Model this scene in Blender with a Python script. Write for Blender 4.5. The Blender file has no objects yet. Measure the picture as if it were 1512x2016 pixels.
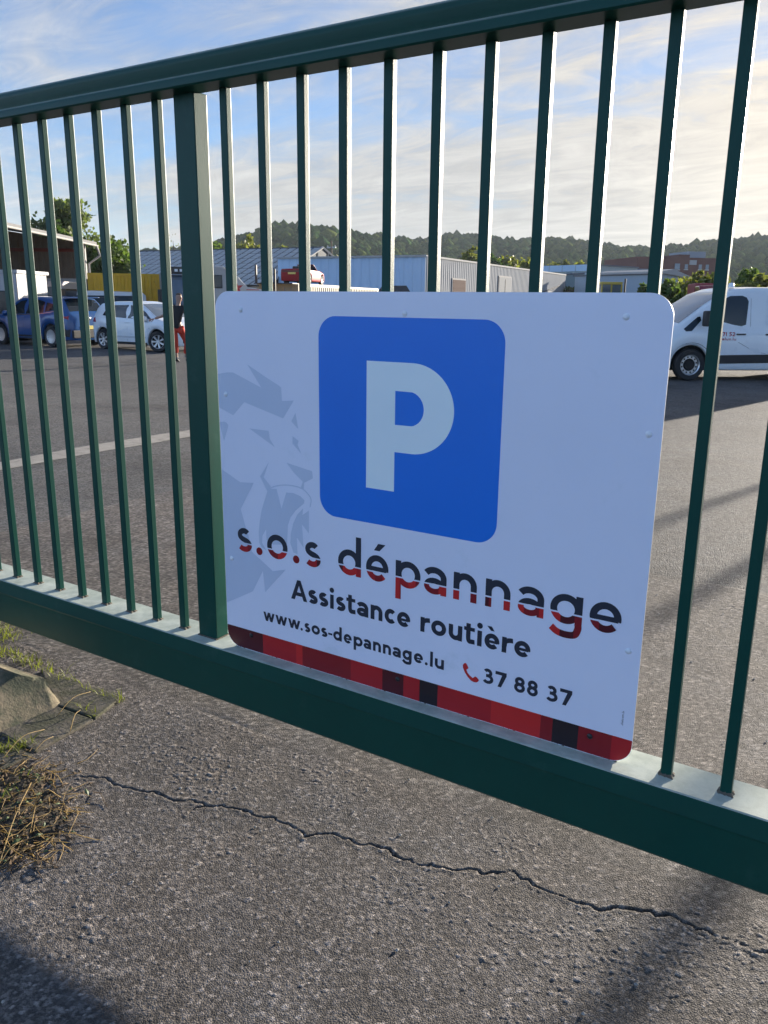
import bpy, bmesh, math, random
import numpy as np
from mathutils import Vector, Matrix
from mathutils.geometry import delaunay_2d_cdt

random.seed(7)
rng = np.random.default_rng(11)
scene = bpy.context.scene
COL = scene.collection
R = math.radians

# ------------------------------------------------------------------ camera
YAW, PITCH, ROLL, F = -.5662, -.2529, .0116, 1598.4      # focal length in pixels of a 1512 x 2016 frame
CAM = np.array([1.2681, -1.7820, 1.4271])
_cy, _sy = math.cos(YAW), math.sin(YAW)
FWD = np.array([_sy*math.cos(PITCH), _cy*math.cos(PITCH), math.sin(PITCH)])
_r = np.array([_cy, -_sy, 0.]); _u = np.cross(_r, FWD)
RIGHT = _r*math.cos(ROLL) + _u*math.sin(ROLL)
UP = -_r*math.sin(ROLL) + _u*math.cos(ROLL)
HF = np.array([_sy, _cy])                                # horizontal forward
cam_data = bpy.data.cameras.new('camera')
cam = bpy.data.objects.new('camera', cam_data)
COL.objects.link(cam)
cam_data.sensor_fit = 'VERTICAL'; cam_data.sensor_height = 36.; cam_data.sensor_width = 27.
cam_data.lens = F/2016*36
cam_data.clip_start = .05; cam_data.clip_end = 6000
cam.matrix_world = Matrix(((RIGHT[0], UP[0], -FWD[0], CAM[0]), (RIGHT[1], UP[1], -FWD[1], CAM[1]),
                           (RIGHT[2], UP[2], -FWD[2], CAM[2]), (0, 0, 0, 1)))
scene.camera = cam

# ------------------------------------------------------------------ sky, sun, exposure
SUN_AZ, SUN_EL = R(11.2), R(10.2)          # azimuth from +Y towards +X
SUN = Vector((math.sin(SUN_AZ)*math.cos(SUN_EL), math.cos(SUN_AZ)*math.cos(SUN_EL), math.sin(SUN_EL)))
SKY_STRENGTH, SUN_STRENGTH, EXPOSURE = .065, 5.0, 1.6
world = bpy.data.worlds.new('World'); scene.world = world
world.use_nodes = True
nt = world.node_tree; N = nt.nodes; LK = nt.links
bg = N['Background']; bg.inputs['Strength'].default_value = SKY_STRENGTH
sky = N.new('ShaderNodeTexSky'); sky.sky_type = 'NISHITA'; sky.sun_disc = False
sky.sun_elevation = SUN_EL; sky.sun_rotation = SUN_AZ
sky.air_density = 1.0; sky.dust_density = 0.15; sky.ozone_density = 4.0; sky.altitude = 200
def wmath(op, a, b=None, clamp=False):
    n = N.new('ShaderNodeMath'); n.operation = op; n.use_clamp = clamp
    for i, v in enumerate((a, b)):
        if v is None: continue
        if isinstance(v, (int, float)): n.inputs[i].default_value = v
        else: LK.new(v, n.inputs[i])
    return n.outputs[0]
tc = N.new('ShaderNodeTexCoord')
sep = N.new('ShaderNodeSeparateXYZ'); LK.new(tc.outputs['Generated'], sep.inputs[0])
zc = wmath('ADD', wmath('MAXIMUM', sep.outputs[2], 0.0), .12)
cmb = N.new('ShaderNodeCombineXYZ')
LK.new(wmath('DIVIDE', sep.outputs[0], zc), cmb.inputs[0]); LK.new(wmath('DIVIDE', sep.outputs[1], zc), cmb.inputs[1])
def wnoise(scale, detail, rough, dist, stretch, rot, off):
    mp = N.new('ShaderNodeMapping'); LK.new(cmb.outputs[0], mp.inputs['Vector'])
    mp.inputs['Rotation'].default_value = (0, 0, rot); mp.inputs['Scale'].default_value = (stretch[0], stretch[1], 1)
    mp.inputs['Location'].default_value = off
    n = N.new('ShaderNodeTexNoise'); LK.new(mp.outputs[0], n.inputs['Vector'])
    n.inputs['Scale'].default_value = scale; n.inputs['Detail'].default_value = detail
    n.inputs['Roughness'].default_value = rough; n.inputs['Distortion'].default_value = dist
    return n.outputs['Fac']
def wramp(v, lo, hi):
    n = N.new('ShaderNodeMapRange'); n.interpolation_type = 'SMOOTHSTEP'
    LK.new(v, n.inputs['Value']); n.inputs['From Min'].default_value = lo; n.inputs['From Max'].default_value = hi
    return n.outputs['Result']
streak = wnoise(1.0, 9, .62, 1.1, (.55, 1.3), R(28), (3.1, 1.7, .4))
bulk = wnoise(.42, 5, .55, .5, (1, 1), R(10), (9.2, 4.4, 1.2))
fine = wnoise(3.2, 8, .68, 1.6, (.6, 1.2), R(35), (1.2, 7.4, 2.))
mixv = wmath('ADD', wmath('ADD', wmath('MULTIPLY', streak, .5), wmath('MULTIPLY', bulk, .34)), wmath('MULTIPLY', fine, .26))
low = wramp(sep.outputs[2], .42, .02)                    # more cloud towards the horizon
cover = wramp(wmath('ADD', mixv, wmath('MULTIPLY', low, .11)), .47, .76)
sund = N.new('ShaderNodeVectorMath'); sund.operation = 'DOT_PRODUCT'
LK.new(tc.outputs['Generated'], sund.inputs[0]); sund.inputs[1].default_value = SUN
near = wramp(sund.outputs['Value'], -.35, .55)          # clouds opposite the sun, mostly unseen, set brighter and bluer as fill light
def wmix(fac, a, b):
    n = N.new('ShaderNodeMix'); n.data_type = 'RGBA'
    for i, v in ((0, fac), (6, a), (7, b)):
        if isinstance(v, (int, float)): n.inputs[i].default_value = v
        elif isinstance(v, tuple): n.inputs[i].default_value = v
        else: LK.new(v, n.inputs[i])
    return n.outputs[2]
CLOUD_FILL, CLOUD_SUN = (5.0, 6.8, 9.8, 1), (2.55, 2.48, 2.32, 1)
cloud = wmix(near, CLOUD_FILL, CLOUD_SUN)
lobe = wmath('ADD', wmath('MULTIPLY', wmath('SUBTRACT', fine, .47), 1.65), wmath('MULTIPLY', wmath('SUBTRACT', streak, .47), .9))
glow = wmath('POWER', wmath('MAXIMUM', sund.outputs['Value'], 0.0), 9.0)   # thin cloud scatters the sun forward
lobe = wmath('ADD', lobe, wmath('MULTIPLY', glow, 1.15))
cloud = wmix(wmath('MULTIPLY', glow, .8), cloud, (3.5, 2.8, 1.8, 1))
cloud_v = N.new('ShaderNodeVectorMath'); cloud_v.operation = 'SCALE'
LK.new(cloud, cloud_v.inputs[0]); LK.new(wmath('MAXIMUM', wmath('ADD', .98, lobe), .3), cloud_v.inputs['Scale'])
tintn = N.new('ShaderNodeVectorMath'); tintn.operation = 'MULTIPLY'; LK.new(sky.outputs[0], tintn.inputs[0]); tintn.inputs[1].default_value = (.80, .98, 1.16)
veil = wmath('ADD', wmath('MULTIPLY', cover, .80), wmath('MULTIPLY', wmath('POWER', wmath('MAXIMUM', sund.outputs['Value'], 0.0), 2.0), .55), True)
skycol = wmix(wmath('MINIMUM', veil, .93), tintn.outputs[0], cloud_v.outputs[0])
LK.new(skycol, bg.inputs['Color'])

sun_data = bpy.data.lights.new('sun', 'SUN'); sun_data.energy = SUN_STRENGTH; sun_data.angle = R(.7)
sun_data.color = (1, .90, .76)
sun_ob = bpy.data.objects.new('sun', sun_data); COL.objects.link(sun_ob)
sun_ob.rotation_euler = SUN.to_track_quat('Z', 'Y').to_euler()
scene.view_settings.view_transform = 'Standard'; scene.view_settings.look = 'None'
scene.view_settings.gamma = 1; scene.view_settings.use_curve_mapping = False
scene.view_settings.exposure = EXPOSURE
scene.cycles.use_denoising = True
scene.cycles.max_bounces = 5; scene.cycles.adaptive_threshold = .025; scene.cycles.volume_bounces = 0
scene.cycles.sample_clamp_indirect = 6
scene.cycles.caustics_reflective = False; scene.cycles.caustics_refractive = False

# ------------------------------------------------------------------ places: a direction seen from the viewpoint and a distance
def ray(px, py): return FWD + RIGHT*(px-756)/F - UP*(py-1008)/F
def at(px, py, D):
    d = ray(px, py); t = D/(d[0]*HF[0]+d[1]*HF[1]); return CAM + d*t
def on_z(px, py, z):
    d = ray(px, py); return CAM + d*((z-CAM[2])/d[2])
def on_y(px, py, y):
    d = ray(px, py); return CAM + d*((y-CAM[1])/d[1])
def proj(p):
    d = np.asarray(p, float)-CAM; w = d@FWD; return 756+F*(d@RIGHT)/w, 1008-F*(d@UP)/w
YARD = -.13
def gz(y):                                               # the yard falls gently away behind the gate
    t = min(max((y-2.6)/7., 0), 1); return YARD*t*t*(3-2*t)
def gzv(y):
    t = np.clip((y-2.6)/7., 0, 1); return YARD*t*t*(3-2*t)

# ------------------------------------------------------------------ materials
MATS = {}
def mat(name, col, rough=.6, metal=0., var=.12, vscale=6., bump=0., bscale=40., coat=0., spec=.5, alpha=None, trans=0.,
        dirt=None, dscale=3., dthr=.6, coord='Object', leafy=0.):
    if name in MATS: return MATS[name]
    m = bpy.data.materials.new(name); m.use_nodes = True; MATS[name] = m
    t = m.node_tree; n = t.nodes; l = t.links; b = n['Principled BSDF']
    c = n.new('ShaderNodeTexCoord')
    base = None
    b.inputs['Roughness'].default_value = rough; b.inputs['Metallic'].default_value = metal
    b.inputs['Specular IOR Level'].default_value = spec; b.inputs['Coat Weight'].default_value = coat
    b.inputs['Coat Roughness'].default_value = .08
    b.inputs['Transmission Weight'].default_value = trans
    b.inputs['Base Color'].default_value = (*col, 1)
    def noise(scale, detail=5, rgh=.6):
        k = n.new('ShaderNodeTexNoise'); l.new(c.outputs[coord], k.inputs['Vector'])
        k.inputs['Scale'].default_value = scale; k.inputs['Detail'].default_value = detail; k.inputs['Roughness'].default_value = rgh
        return k.outputs['Fac']
    if var or dirt:
        mr = n.new('ShaderNodeMapRange'); l.new(noise(vscale), mr.inputs['Value'])
        mr.inputs['From Min'].default_value = .25; mr.inputs['From Max'].default_value = .75
        mr.inputs['To Min'].default_value = 1-var; mr.inputs['To Max'].default_value = 1+var
        sc = n.new('ShaderNodeVectorMath'); sc.operation = 'SCALE'; sc.inputs[0].default_value = col
        l.new(mr.outputs['Result'], sc.inputs['Scale']); base = sc.outputs[0]
        if dirt:
            dr = n.new('ShaderNodeMapRange'); dr.interpolation_type = 'SMOOTHSTEP'; l.new(noise(dscale, 8, .7), dr.inputs['Value'])
            dr.inputs['From Min'].default_value = dthr-.1; dr.inputs['From Max'].default_value = dthr+.1
            mx = n.new('ShaderNodeMix'); mx.data_type = 'RGBA'; l.new(dr.outputs['Result'], mx.inputs[0])
            l.new(base, mx.inputs[6]); mx.inputs[7].default_value = (*dirt, 1); base = mx.outputs[2]
        l.new(base, b.inputs['Base Color'])
    if leafy:
        tr = n.new('ShaderNodeBsdfTranslucent'); ms = n.new('ShaderNodeMixShader'); ms.inputs[0].default_value = leafy
        g_ = n.new('ShaderNodeVectorMath'); g_.operation = 'MULTIPLY'; g_.inputs[1].default_value = (1.5, 1.6, .8)
        if base is not None: l.new(base, g_.inputs[0])
        else: g_.inputs[0].default_value = col
        l.new(g_.outputs[0], tr.inputs['Color'])
        l.new(b.outputs[0], ms.inputs[1]); l.new(tr.outputs[0], ms.inputs[2]); l.new(ms.outputs[0], n['Material Output'].inputs['Surface'])
    if bump:
        bp = n.new('ShaderNodeBump'); bp.inputs['Strength'].default_value = 1; bp.inputs['Distance'].default_value = bump
        l.new(noise(bscale, 6, .65), bp.inputs['Height']); l.new(bp.outputs[0], b.inputs['Normal'])
    return m

# ------------------------------------------------------------------ mesh helpers
def link(name, me, parent=None):
    o = bpy.data.objects.new(name, me); COL.objects.link(o)
    if parent is not None: o.parent = parent
    return o
def tag(o, label, cat, group=None, kind=None):
    if label: o['label'] = label
    if cat: o['category'] = cat
    if group: o['group'] = group
    if kind: o['kind'] = kind
    return o
def thing(name, label, cat, loc=(0, 0, 0), rz=0., group=None):
    o = bpy.data.objects.new(name, None); COL.objects.link(o); o.location = loc; o.rotation_euler = (0, 0, rz)
    o.empty_display_size = .2
    return tag(o, label, cat, group)
class MB:
    def __init__(s): s.v = []; s.f = []; s.m = []
    def add(s, vs, fs, mi=0):
        k = len(s.v); s.v += [tuple(map(float, p)) for p in vs]
        for f in fs: s.f.append(tuple(i+k for i in f)); s.m.append(mi)
        return s
    def box(s, x0, x1, y0, y1, z0, z1, mi=0):
        return s.add([(x0, y0, z0), (x1, y0, z0), (x1, y1, z0), (x0, y1, z0), (x0, y0, z1), (x1, y0, z1), (x1, y1, z1), (x0, y1, z1)],
                     [(0, 3, 2, 1), (4, 5, 6, 7), (0, 1, 5, 4), (1, 2, 6, 5), (2, 3, 7, 6), (3, 0, 4, 7)], mi)
    def prism(s, prof, axis, a, b, mi=0):
        n = len(prof)
        def P(p, t): return (t, p[0], p[1]) if axis == 'x' else (p[0], t, p[1]) if axis == 'y' else (p[0], p[1], t)
        vs = [P(p, a) for p in prof]+[P(p, b) for p in prof]
        fs = [(i, (i+1) % n, n+(i+1) % n, n+i) for i in range(n)]+[tuple(range(n))[::-1], tuple(range(n, 2*n))]
        return s.add(vs, fs, mi)
    def tube(s, path, rad, n=8, mi=0, cap=True):
        path = [Vector(p) for p in path]; rad = rad if hasattr(rad, '__len__') else [rad]*len(path)
        vs = []; fs = []; ref = Vector((.31, .2, .93))
        for i, p in enumerate(path):
            d = (path[min(i+1, len(path)-1)]-path[max(i-1, 0)]).normalized()
            a = d.cross(ref)
            if a.length < .05: a = d.cross(Vector((1, 0, 0)))
            a.normalize(); b = d.cross(a)
            for k in range(n):
                t = 2*math.pi*k/n; vs.append(p+a*math.cos(t)*rad[i]+b*math.sin(t)*rad[i])
        for i in range(len(path)-1):
            for k in range(n): fs.append((i*n+k, i*n+(k+1) % n, (i+1)*n+(k+1) % n, (i+1)*n+k))
        if cap: fs += [tuple(range(n))[::-1], tuple(range((len(path)-1)*n, len(path)*n))]
        return s.add(vs, fs, mi)
    def lathe(s, prof, axis='y', n=24, c=(0, 0, 0), mi=0):      # prof: (radius, along axis)
        vs = []; fs = []; m = len(prof)
        for k in range(n):
            t = 2*math.pi*k/n; ct, st = math.cos(t), math.sin(t)
            for r_, h in prof:
                vs.append((c[0]+r_*ct, c[1]+h, c[2]+r_*st) if axis == 'y' else (c[0]+r_*ct, c[1]+r_*st, c[2]+h) if axis == 'z' else (c[0]+h, c[1]+r_*ct, c[2]+r_*st))
        for k in range(n):
            for i in range(m-1): fs.append((k*m+i, k*m+i+1, ((k+1) % n)*m+i+1, ((k+1) % n)*m+i))
        return s.add(vs, fs, mi)
    def build(s, name, mats, parent=None, smooth=False, fix=True, bevel=0):
        me = bpy.data.meshes.new(name); me.from_pydata(s.v, [], s.f)
        for m_ in (mats if isinstance(mats, (list, tuple)) else [mats]): me.materials.append(m_)
        if any(s.m): me.polygons.foreach_set('material_index', s.m)
        if fix or bevel:
            bm = bmesh.new(); bm.from_mesh(me)
            if bevel:
                bmesh.ops.remove_doubles(bm, verts=bm.verts, dist=1e-6)
                bmesh.ops.bevel(bm, geom=[e for e in bm.edges if len(e.link_faces) == 2 and e.calc_face_angle(0) > .6], offset=bevel, segments=2, profile=.6, affect='EDGES')
            bmesh.ops.recalc_face_normals(bm, faces=bm.faces); bm.to_mesh(me); bm.free()
        if smooth:
            me.polygons.foreach_set('use_smooth', [True]*len(me.polygons))
            if smooth == 'auto': me.set_sharp_from_angle(angle=R(38))
        return link(name, me, parent)
def np_mesh(name, V, Fq, mat_, smooth=False):
    V = np.asarray(V, np.float32); Fq = np.asarray(Fq, np.int32); k = Fq.shape[1]
    me = bpy.data.meshes.new(name); me.vertices.add(len(V)); me.vertices.foreach_set('co', V.ravel())
    me.loops.add(Fq.size); me.loops.foreach_set('vertex_index', Fq.ravel())
    me.polygons.add(len(Fq)); me.polygons.foreach_set('loop_start', np.arange(0, Fq.size, k, dtype=np.int32))
    me.polygons.foreach_set('loop_total', np.full(len(Fq), k, np.int32))
    if smooth: me.polygons.foreach_set('use_smooth', np.ones(len(Fq), bool))
    me.update(calc_edges=True); me.validate()
    me.materials.append(mat_); return me
def copy_tree(o, parent=None):
    c = o.copy(); COL.objects.link(c); c.parent = parent
    for ch in list(o.children): copy_tree(ch, c)
    return c
def inside(p, poly):
    x, y = p; r_ = False; j = len(poly)-1
    for i in range(len(poly)):
        xi, yi = poly[i]; xj, yj = poly[j]
        if (yi > y) != (yj > y) and x < (xj-xi)*(y-yi)/(yj-yi)+xi: r_ = not r_
        j = i
    return r_
def union2d(polys, extra_edges=()):
    """planar union of overlapping outlines -> points, triangles"""
    vs = []; es = []
    for p in polys:
        k = len(vs); vs += [Vector(q) for q in p]; es += [(k+i, k+(i+1) % len(p)) for i in range(len(p))]
    for a, b in extra_edges:
        k = len(vs); vs += [Vector(a), Vector(b)]; es.append((k, k+1))
    ov, oe, of, *_ = delaunay_2d_cdt(vs, es, [], 0, 1e-7)
    tri = []
    bb = [(min(q[0] for q in p), max(q[0] for q in p), min(q[1] for q in p), max(q[1] for q in p)) for p in polys]
    for f in of:
        c = (sum(ov[i].x for i in f)/3, sum(ov[i].y for i in f)/3)
        if any(b[0] <= c[0] <= b[1] and b[2] <= c[1] <= b[3] and inside(c, p) for p, b in zip(polys, bb)): tri.append(tuple(f))
    return ov, tri
def rrect(x0, x1, y0, y1, r_, n=8):
    o = []
    for cx, cy, a in ((x1-r_, y1-r_, 0), (x0+r_, y1-r_, 90), (x0+r_, y0+r_, 180), (x1-r_, y0+r_, 270)):
        for k in range(n+1):
            t = R(a+90*k/n); o.append((cx+r_*math.cos(t), cy+r_*math.sin(t)))
    return o
def catmull(P, n=8, closed=False):
    P = [np.array(p, float) for p in P]; out = []
    m = len(P)
    for i in range(m if closed else m-1):
        p0 = P[(i-1) % m] if closed or i > 0 else 2*P[0]-P[1]; p1 = P[i]; p2 = P[(i+1) % m]
        p3 = P[(i+2) % m] if closed or i+2 < m else 2*P[-1]-P[-2]
        for k in range(n):
            t = k/n; out.append(.5*((2*p1)+(-p0+p2)*t+(2*p0-5*p1+4*p2-p3)*t*t+(-p0+3*p1-3*p2+p3)*t**3))
    if not closed: out.append(P[-1])
    return out

# ================================================================== GROUND
def asphalt_material(name, attr):
    m = bpy.data.materials.new(name); m.use_nodes = True
    t = m.node_tree; n = t.nodes; l = t.links; b = n['Principled BSDF']
    c = n.new('ShaderNodeTexCoord')
    def noise(s, d=5, r_=.6):
        k = n.new('ShaderNodeTexNoise'); l.new(c.outputs['Object'], k.inputs['Vector'])
        k.inputs['Scale'].default_value = s; k.inputs['Detail'].default_value = d; k.inputs['Roughness'].default_value = r_
        return k.outputs['Fac']
    def mr(v, a, b_, lo, hi):
        k = n.new('ShaderNodeMapRange'); l.new(v, k.inputs['Value'])
        for q, x in zip(('From Min', 'From Max', 'To Min', 'To Max'), (a, b_, lo, hi)): k.inputs[q].default_value = x
        return k.outputs['Result']
    def mul(a, b_):
        k = n.new('ShaderNodeMath'); k.operation = 'MULTIPLY'; l.new(a, k.inputs[0]); l.new(b_, k.inputs[1]); return k.outputs[0]
    if attr:
        a = n.new('ShaderNodeAttribute'); a.attribute_name = 'tint'
        fac = mr(a.outputs['Fac'], 0, 1, .30, 2.2)
    else:
        v = n.new('ShaderNodeTexVoronoi'); l.new(c.outputs['Object'], v.inputs['Vector']); v.inputs['Scale'].default_value = 75
        sp = n.new('ShaderNodeSeparateColor'); l.new(v.outputs['Color'], sp.inputs[0])
        fac = mr(sp.outputs[0], 0, 1, .38, 1.2)
    fac = mul(fac, mr(noise(.9, 6), .3, .7, .82, 1.18)); fac = mul(fac, mr(noise(9, 6), .3, .7, .85, 1.15))
    fac = mul(fac, mr(noise(.12, 4), .3, .7, .85, 1.15))
    s = n.new('ShaderNodeMix'); s.data_type = 'RGBA'; l.new(mr(noise(3.5, 6), .35, .7, 0, 1), s.inputs[0])
    s.inputs[6].default_value = (.166, .142, .122, 1); s.inputs[7].default_value = (.150, .136, .126, 1)
    if not attr: s.inputs[6].default_value = (.136, .126, .116, 1); s.inputs[7].default_value = (.128, .126, .124, 1)
    st_ = n.new('ShaderNodeMapRange'); st_.interpolation_type = 'SMOOTHSTEP'; l.new(noise(.55, 7, .7), st_.inputs['Value'])
    for q, x in zip(('From Min', 'From Max', 'To Min', 'To Max'), (.50, .66, 1., .70)): st_.inputs[q].default_value = x
    fac = mul(fac, st_.outputs['Result'])
    k = n.new('ShaderNodeVectorMath'); k.operation = 'SCALE'; l.new(s.outputs[2], k.inputs[0]); l.new(fac, k.inputs['Scale'])
    l.new(k.outputs[0], b.inputs['Base Color'])
    b.inputs['Roughness'].default_value = .82; b.inputs['Specular IOR Level'].default_value = .3
    bp = n.new('ShaderNodeBump'); bp.inputs['Distance'].default_value = .0016 if attr else .004; bp.inputs['Strength'].default_value = 1
    vv = n.new('ShaderNodeTexVoronoi'); vv.feature = 'DISTANCE_TO_EDGE'; l.new(c.outputs['Object'], vv.inputs['Vector']); vv.inputs['Scale'].default_value = 170 if attr else 80
    ad = n.new('ShaderNodeMath'); ad.operation = 'ADD'; l.new(mr(vv.outputs['Distance'], 0, .25, 0, 1.), ad.inputs[0]); l.new(noise(260 if attr else 95, 4, .7), ad.inputs[1])
    l.new(ad.outputs[0], bp.inputs['Height']); l.new(bp.outputs[0], b.inputs['Normal'])
    return m
M_ASPH_NEAR = asphalt_material('asphalt_near', True)
M_ASPH = asphalt_material('asphalt', False)

XE = [-1700, -600, -150, -40, -12, -5.5, -3.4, -2.0, 2.2, 5, 14, 40, 150, 600, 1700]
YE = [-1700, -300, -30, -6, -1.3, .1, 2.6] + [2.6+7*i/14 for i in range(1, 15)] + [15, 30, 60, 120, 300, 800, 1700]
gm = MB()
gv = [(x, y, gz(y)) for y in YE for x in XE]; gf = []
for j in range(len(YE)-1):
    for i in range(len(XE)-1):
        cx, cy = (XE[i]+XE[i+1])/2, (YE[j]+YE[j+1])/2
        if (-2 < cx < 2.2 and -1.3 < cy < .1) or (-3.4 < cx < 2.2 and .1 < cy < 2.6): continue
        a = j*len(XE)+i; gf.append((a, a+1, a+1+len(XE), a+len(XE)))
gm.add(gv, gf)
tag(gm.build('ground', M_ASPH, smooth=True), 'worn grey asphalt ground of the yard beyond the gate', 'ground', kind='structure')

def worley(X, Y, cell, seed, rmin, rmax):
    g = np.random.default_rng(seed); n = 1024
    jx, jy, rr, tt = g.random((n, n)), g.random((n, n)), g.random((n, n)), g.random((n, n))
    ci, cj = np.floor(X/cell).astype(int), np.floor(Y/cell).astype(int)
    best = np.full(X.shape, -1.); tint = np.zeros(X.shape)
    for di in (-1, 0, 1):
        for dj in (-1, 0, 1):
            a, b = (ci+di) % n, (cj+dj) % n
            d = np.hypot(X-(ci+di+jx[a, b])*cell, Y-(cj+dj+jy[a, b])*cell)/(cell*(rmin+(rmax-rmin)*rr[a, b]))
            h = np.sqrt(np.maximum(0, 1-d*d))*(.45+.55*rr[a, b])
            up = h > best; best = np.where(up, h, best); tint = np.where(up, tt[a, b], tint)
    return np.maximum(best, 0), tint
def chips(X, Y, cell, seed):
    """angular stone chips: every Voronoi cell a tilted facet, with gaps between"""
    g = np.random.default_rng(seed); n = 1024
    jx, jy, hh, tx_, ty_ = (g.random((n, n)) for _ in range(5))
    ci, cj = np.floor(X/cell).astype(int), np.floor(Y/cell).astype(int)
    f1 = np.full(X.shape, 9.); f2 = f1.copy(); H = np.zeros(X.shape); T = H.copy()
    for di in (-1, 0, 1):
        for dj in (-1, 0, 1):
            a, b = (ci+di) % n, (cj+dj) % n
            dx, dy = X/cell-(ci+di+jx[a, b]), Y/cell-(cj+dj+jy[a, b]); d = np.hypot(dx, dy)
            up = d < f1; f2 = np.where(up, f1, np.minimum(f2, d)); f1 = np.where(up, d, f1)
            H = np.where(up, hh[a, b]**1.6+(tx_[a, b]-.5)*dx*1.3+(ty_[a, b]-.5)*dy*1.3, H); T = np.where(up, hh[a, b], T)
    e = np.clip((f2-f1)*4, 0, 1); return H*e, T, e
def vnoise(X, Y, s, seed):
    g = np.random.default_rng(seed); T = g.random((256, 256))
    x, y = X*s, Y*s; i, j = np.floor(x).astype(int), np.floor(y).astype(int); u, v = x-i, y-j
    u, v = u*u*(3-2*u), v*v*(3-2*v); q = lambda a, b: T[a % 256, b % 256]
    return (q(i, j)*(1-u)+q(i+1, j)*u)*(1-v)+(q(i, j+1)*(1-u)+q(i+1, j+1)*u)*v
CRACK = [(-.70, -.40), (-.649, -.382), (-.555, -.366), (-.462, -.338), (-.36, -.325), (-.263, -.306), (-.22, -.27), (-.177, -.249), (-.09, -.252), (.042, -.244),
         (.07, -.215), (.097, -.199), (.2, -.195), (.332, -.179), (.44, -.16), (.529, -.125), (.595, -.082), (.65, -.088), (.716, -.093), (.77, -.085), (.83, -.068),
         (.9, -.03), (.961, -.008), (1.02, -.018), (1.07, -.024), (1.12, -.005), (1.188, .004), (1.35, .03)]
def patch(name, x0, x1, y0, y1, st, amp, crack):
    xs = np.linspace(x0, x1, int((x1-x0)/st)+1); ys = np.linspace(y0, y1, int((y1-y0)/st)+1)
    X, Y = np.meshgrid(xs, ys)
    wx = X+.004*(vnoise(X, Y, 60, 1)-.5); wy = Y+.004*(vnoise(X, Y, 60, 2)-.5)
    h1, t1, e1 = chips(wx, wy, .0088, 3); h2, t2 = worley(wx+3.1, wy+1.7, .021, 4, .2, .42); h3, t3 = worley(wx, wy, .0075, 6, .35, .6)
    patchy = np.clip((vnoise(X, Y, 6, 5)*.6+vnoise(X, Y, 17, 8)*.4-.28)*2.2, .15, 1)
    worn = np.clip(.45+1.1*(vnoise(X, Y, 1.7, 31)*.6+vnoise(X, Y, 4.1, 32)*.4-.35), .45, 1)
    Zh = amp*worn*(.0021*h1*(.55+.45*patchy)+.0022*h2*patchy*(t2 > .86)+.0006*h3+.004*(vnoise(X, Y, 5, 9)-.5))
    tint = np.where(h2*(t2 > .86) > .35, .40+.5*(t2-.86)/.14, (.06+.62*t1**1.3)*(.15+.85*e1)+.04*t3)
    tint = tint*(.75+.35*patchy)
    tint = np.where((t1 > .955) & (e1 > .6), 1.0, tint)
    if crack:
        P = np.array(CRACK); d = np.full(X.shape, 9.)
        jx = X+.016*(vnoise(X, Y, 55, 21)-.5)+.03*(vnoise(X, Y, 16, 22)-.5); jy = Y+.016*(vnoise(X, Y, 55, 23)-.5)+.03*(vnoise(X, Y, 16, 24)-.5)
        segs = list(zip(P[:-1], P[1:]))+[(np.array(q), np.array(w_)) for q, w_ in (((-.263, -.306), (-.285, -.33)), ((-.285, -.33), (-.29, -.355)))]
        for a, b in segs:
            ab = b-a; t = np.clip(((jx-a[0])*ab[0]+(jy-a[1])*ab[1])/(ab@ab), 0, 1)
            d = np.minimum(d, np.hypot(jx-a[0]-t*ab[0], jy-a[1]-t*ab[1]))
        wdt = -.0020+.0050*vnoise(X, Y, 14, 25)*(.5+vnoise(X, Y, 3.3, 26)*.8)
        wdt = wdt*np.clip((X+.72)/.25, .25, 1)
        g = np.clip((wdt+.0028-d)/.003, 0, 1); Zh = Zh*(1-g)-.016*g
        Zh += .001*np.exp(-((d-.012)/.008)**2)
        tint = tint*(1-.8*g)
    e = np.minimum(np.minimum(X-x0, x1-X), np.minimum(Y-y0, y1-Y)); Zh *= np.clip(e/.02, 0, 1)
    V = np.stack([X, Y, Zh+gzv(Y)], -1).reshape(-1, 3); nx, ny = len(xs), len(ys)
    q = (np.arange(ny-1)[:, None]*nx+np.arange(nx-1)[None]).ravel()
    me = np_mesh(name, V, np.stack([q, q+1, q+1+nx, q+nx], 1), M_ASPH_NEAR, False)
    at_ = me.attributes.new('tint', 'FLOAT', 'POINT'); at_.data.foreach_set('value', tint.ravel().astype(np.float32))
    return link(name, me)
tag(patch('driveway', -2., 2.2, -1.3, .1, .0034, 1., True), 'cracked coarse grey asphalt driveway in front of the gate', 'driveway', kind='structure')
tag(patch('pavement', -3.4, 2.2, .1, 2.6, .0085, 1.15, False), 'coarse grey asphalt just behind the gate', 'pavement', kind='structure')

# pale concrete channel across the yard
M_CONC = mat('concrete', (.30, .27, .23), .85, var=.25, vscale=9, bump=.002, bscale=120, dirt=(.13, .12, .10), dscale=6, dthr=.6)
M_CONC_DARK = mat('old_concrete', (.20, .165, .11), .9, var=.3, vscale=12, bump=.003, bscale=90, dirt=(.075, .08, .05), dscale=7, dthr=.54)
ch = MB(); pts = []
for i in range(41):
    y = -4+i*.6; x = -5.0-.06*y if y < 6 else -5.36-.06*(y-6)
    pts.append((x, y))
vs = []
for k, (x, y) in enumerate(pts):
    jl, jr = random.uniform(-.03, .03), random.uniform(-.03, .03)
    vs += [(x-.34+jl, y, gz(y)+.004), (x-.06, y, gz(y)+.006), (x+.02+jr, y, gz(y)+.004)]
ch.add(vs, [(3*k+a, 3*k+a+1, 3*k+a+4, 3*k+a+3) for k in range(40) for a in (0, 1)])
tag(ch.build('drain_channel', M_CONC), 'pale concrete drainage strip crossing the yard asphalt', 'drain', kind='structure')

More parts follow.
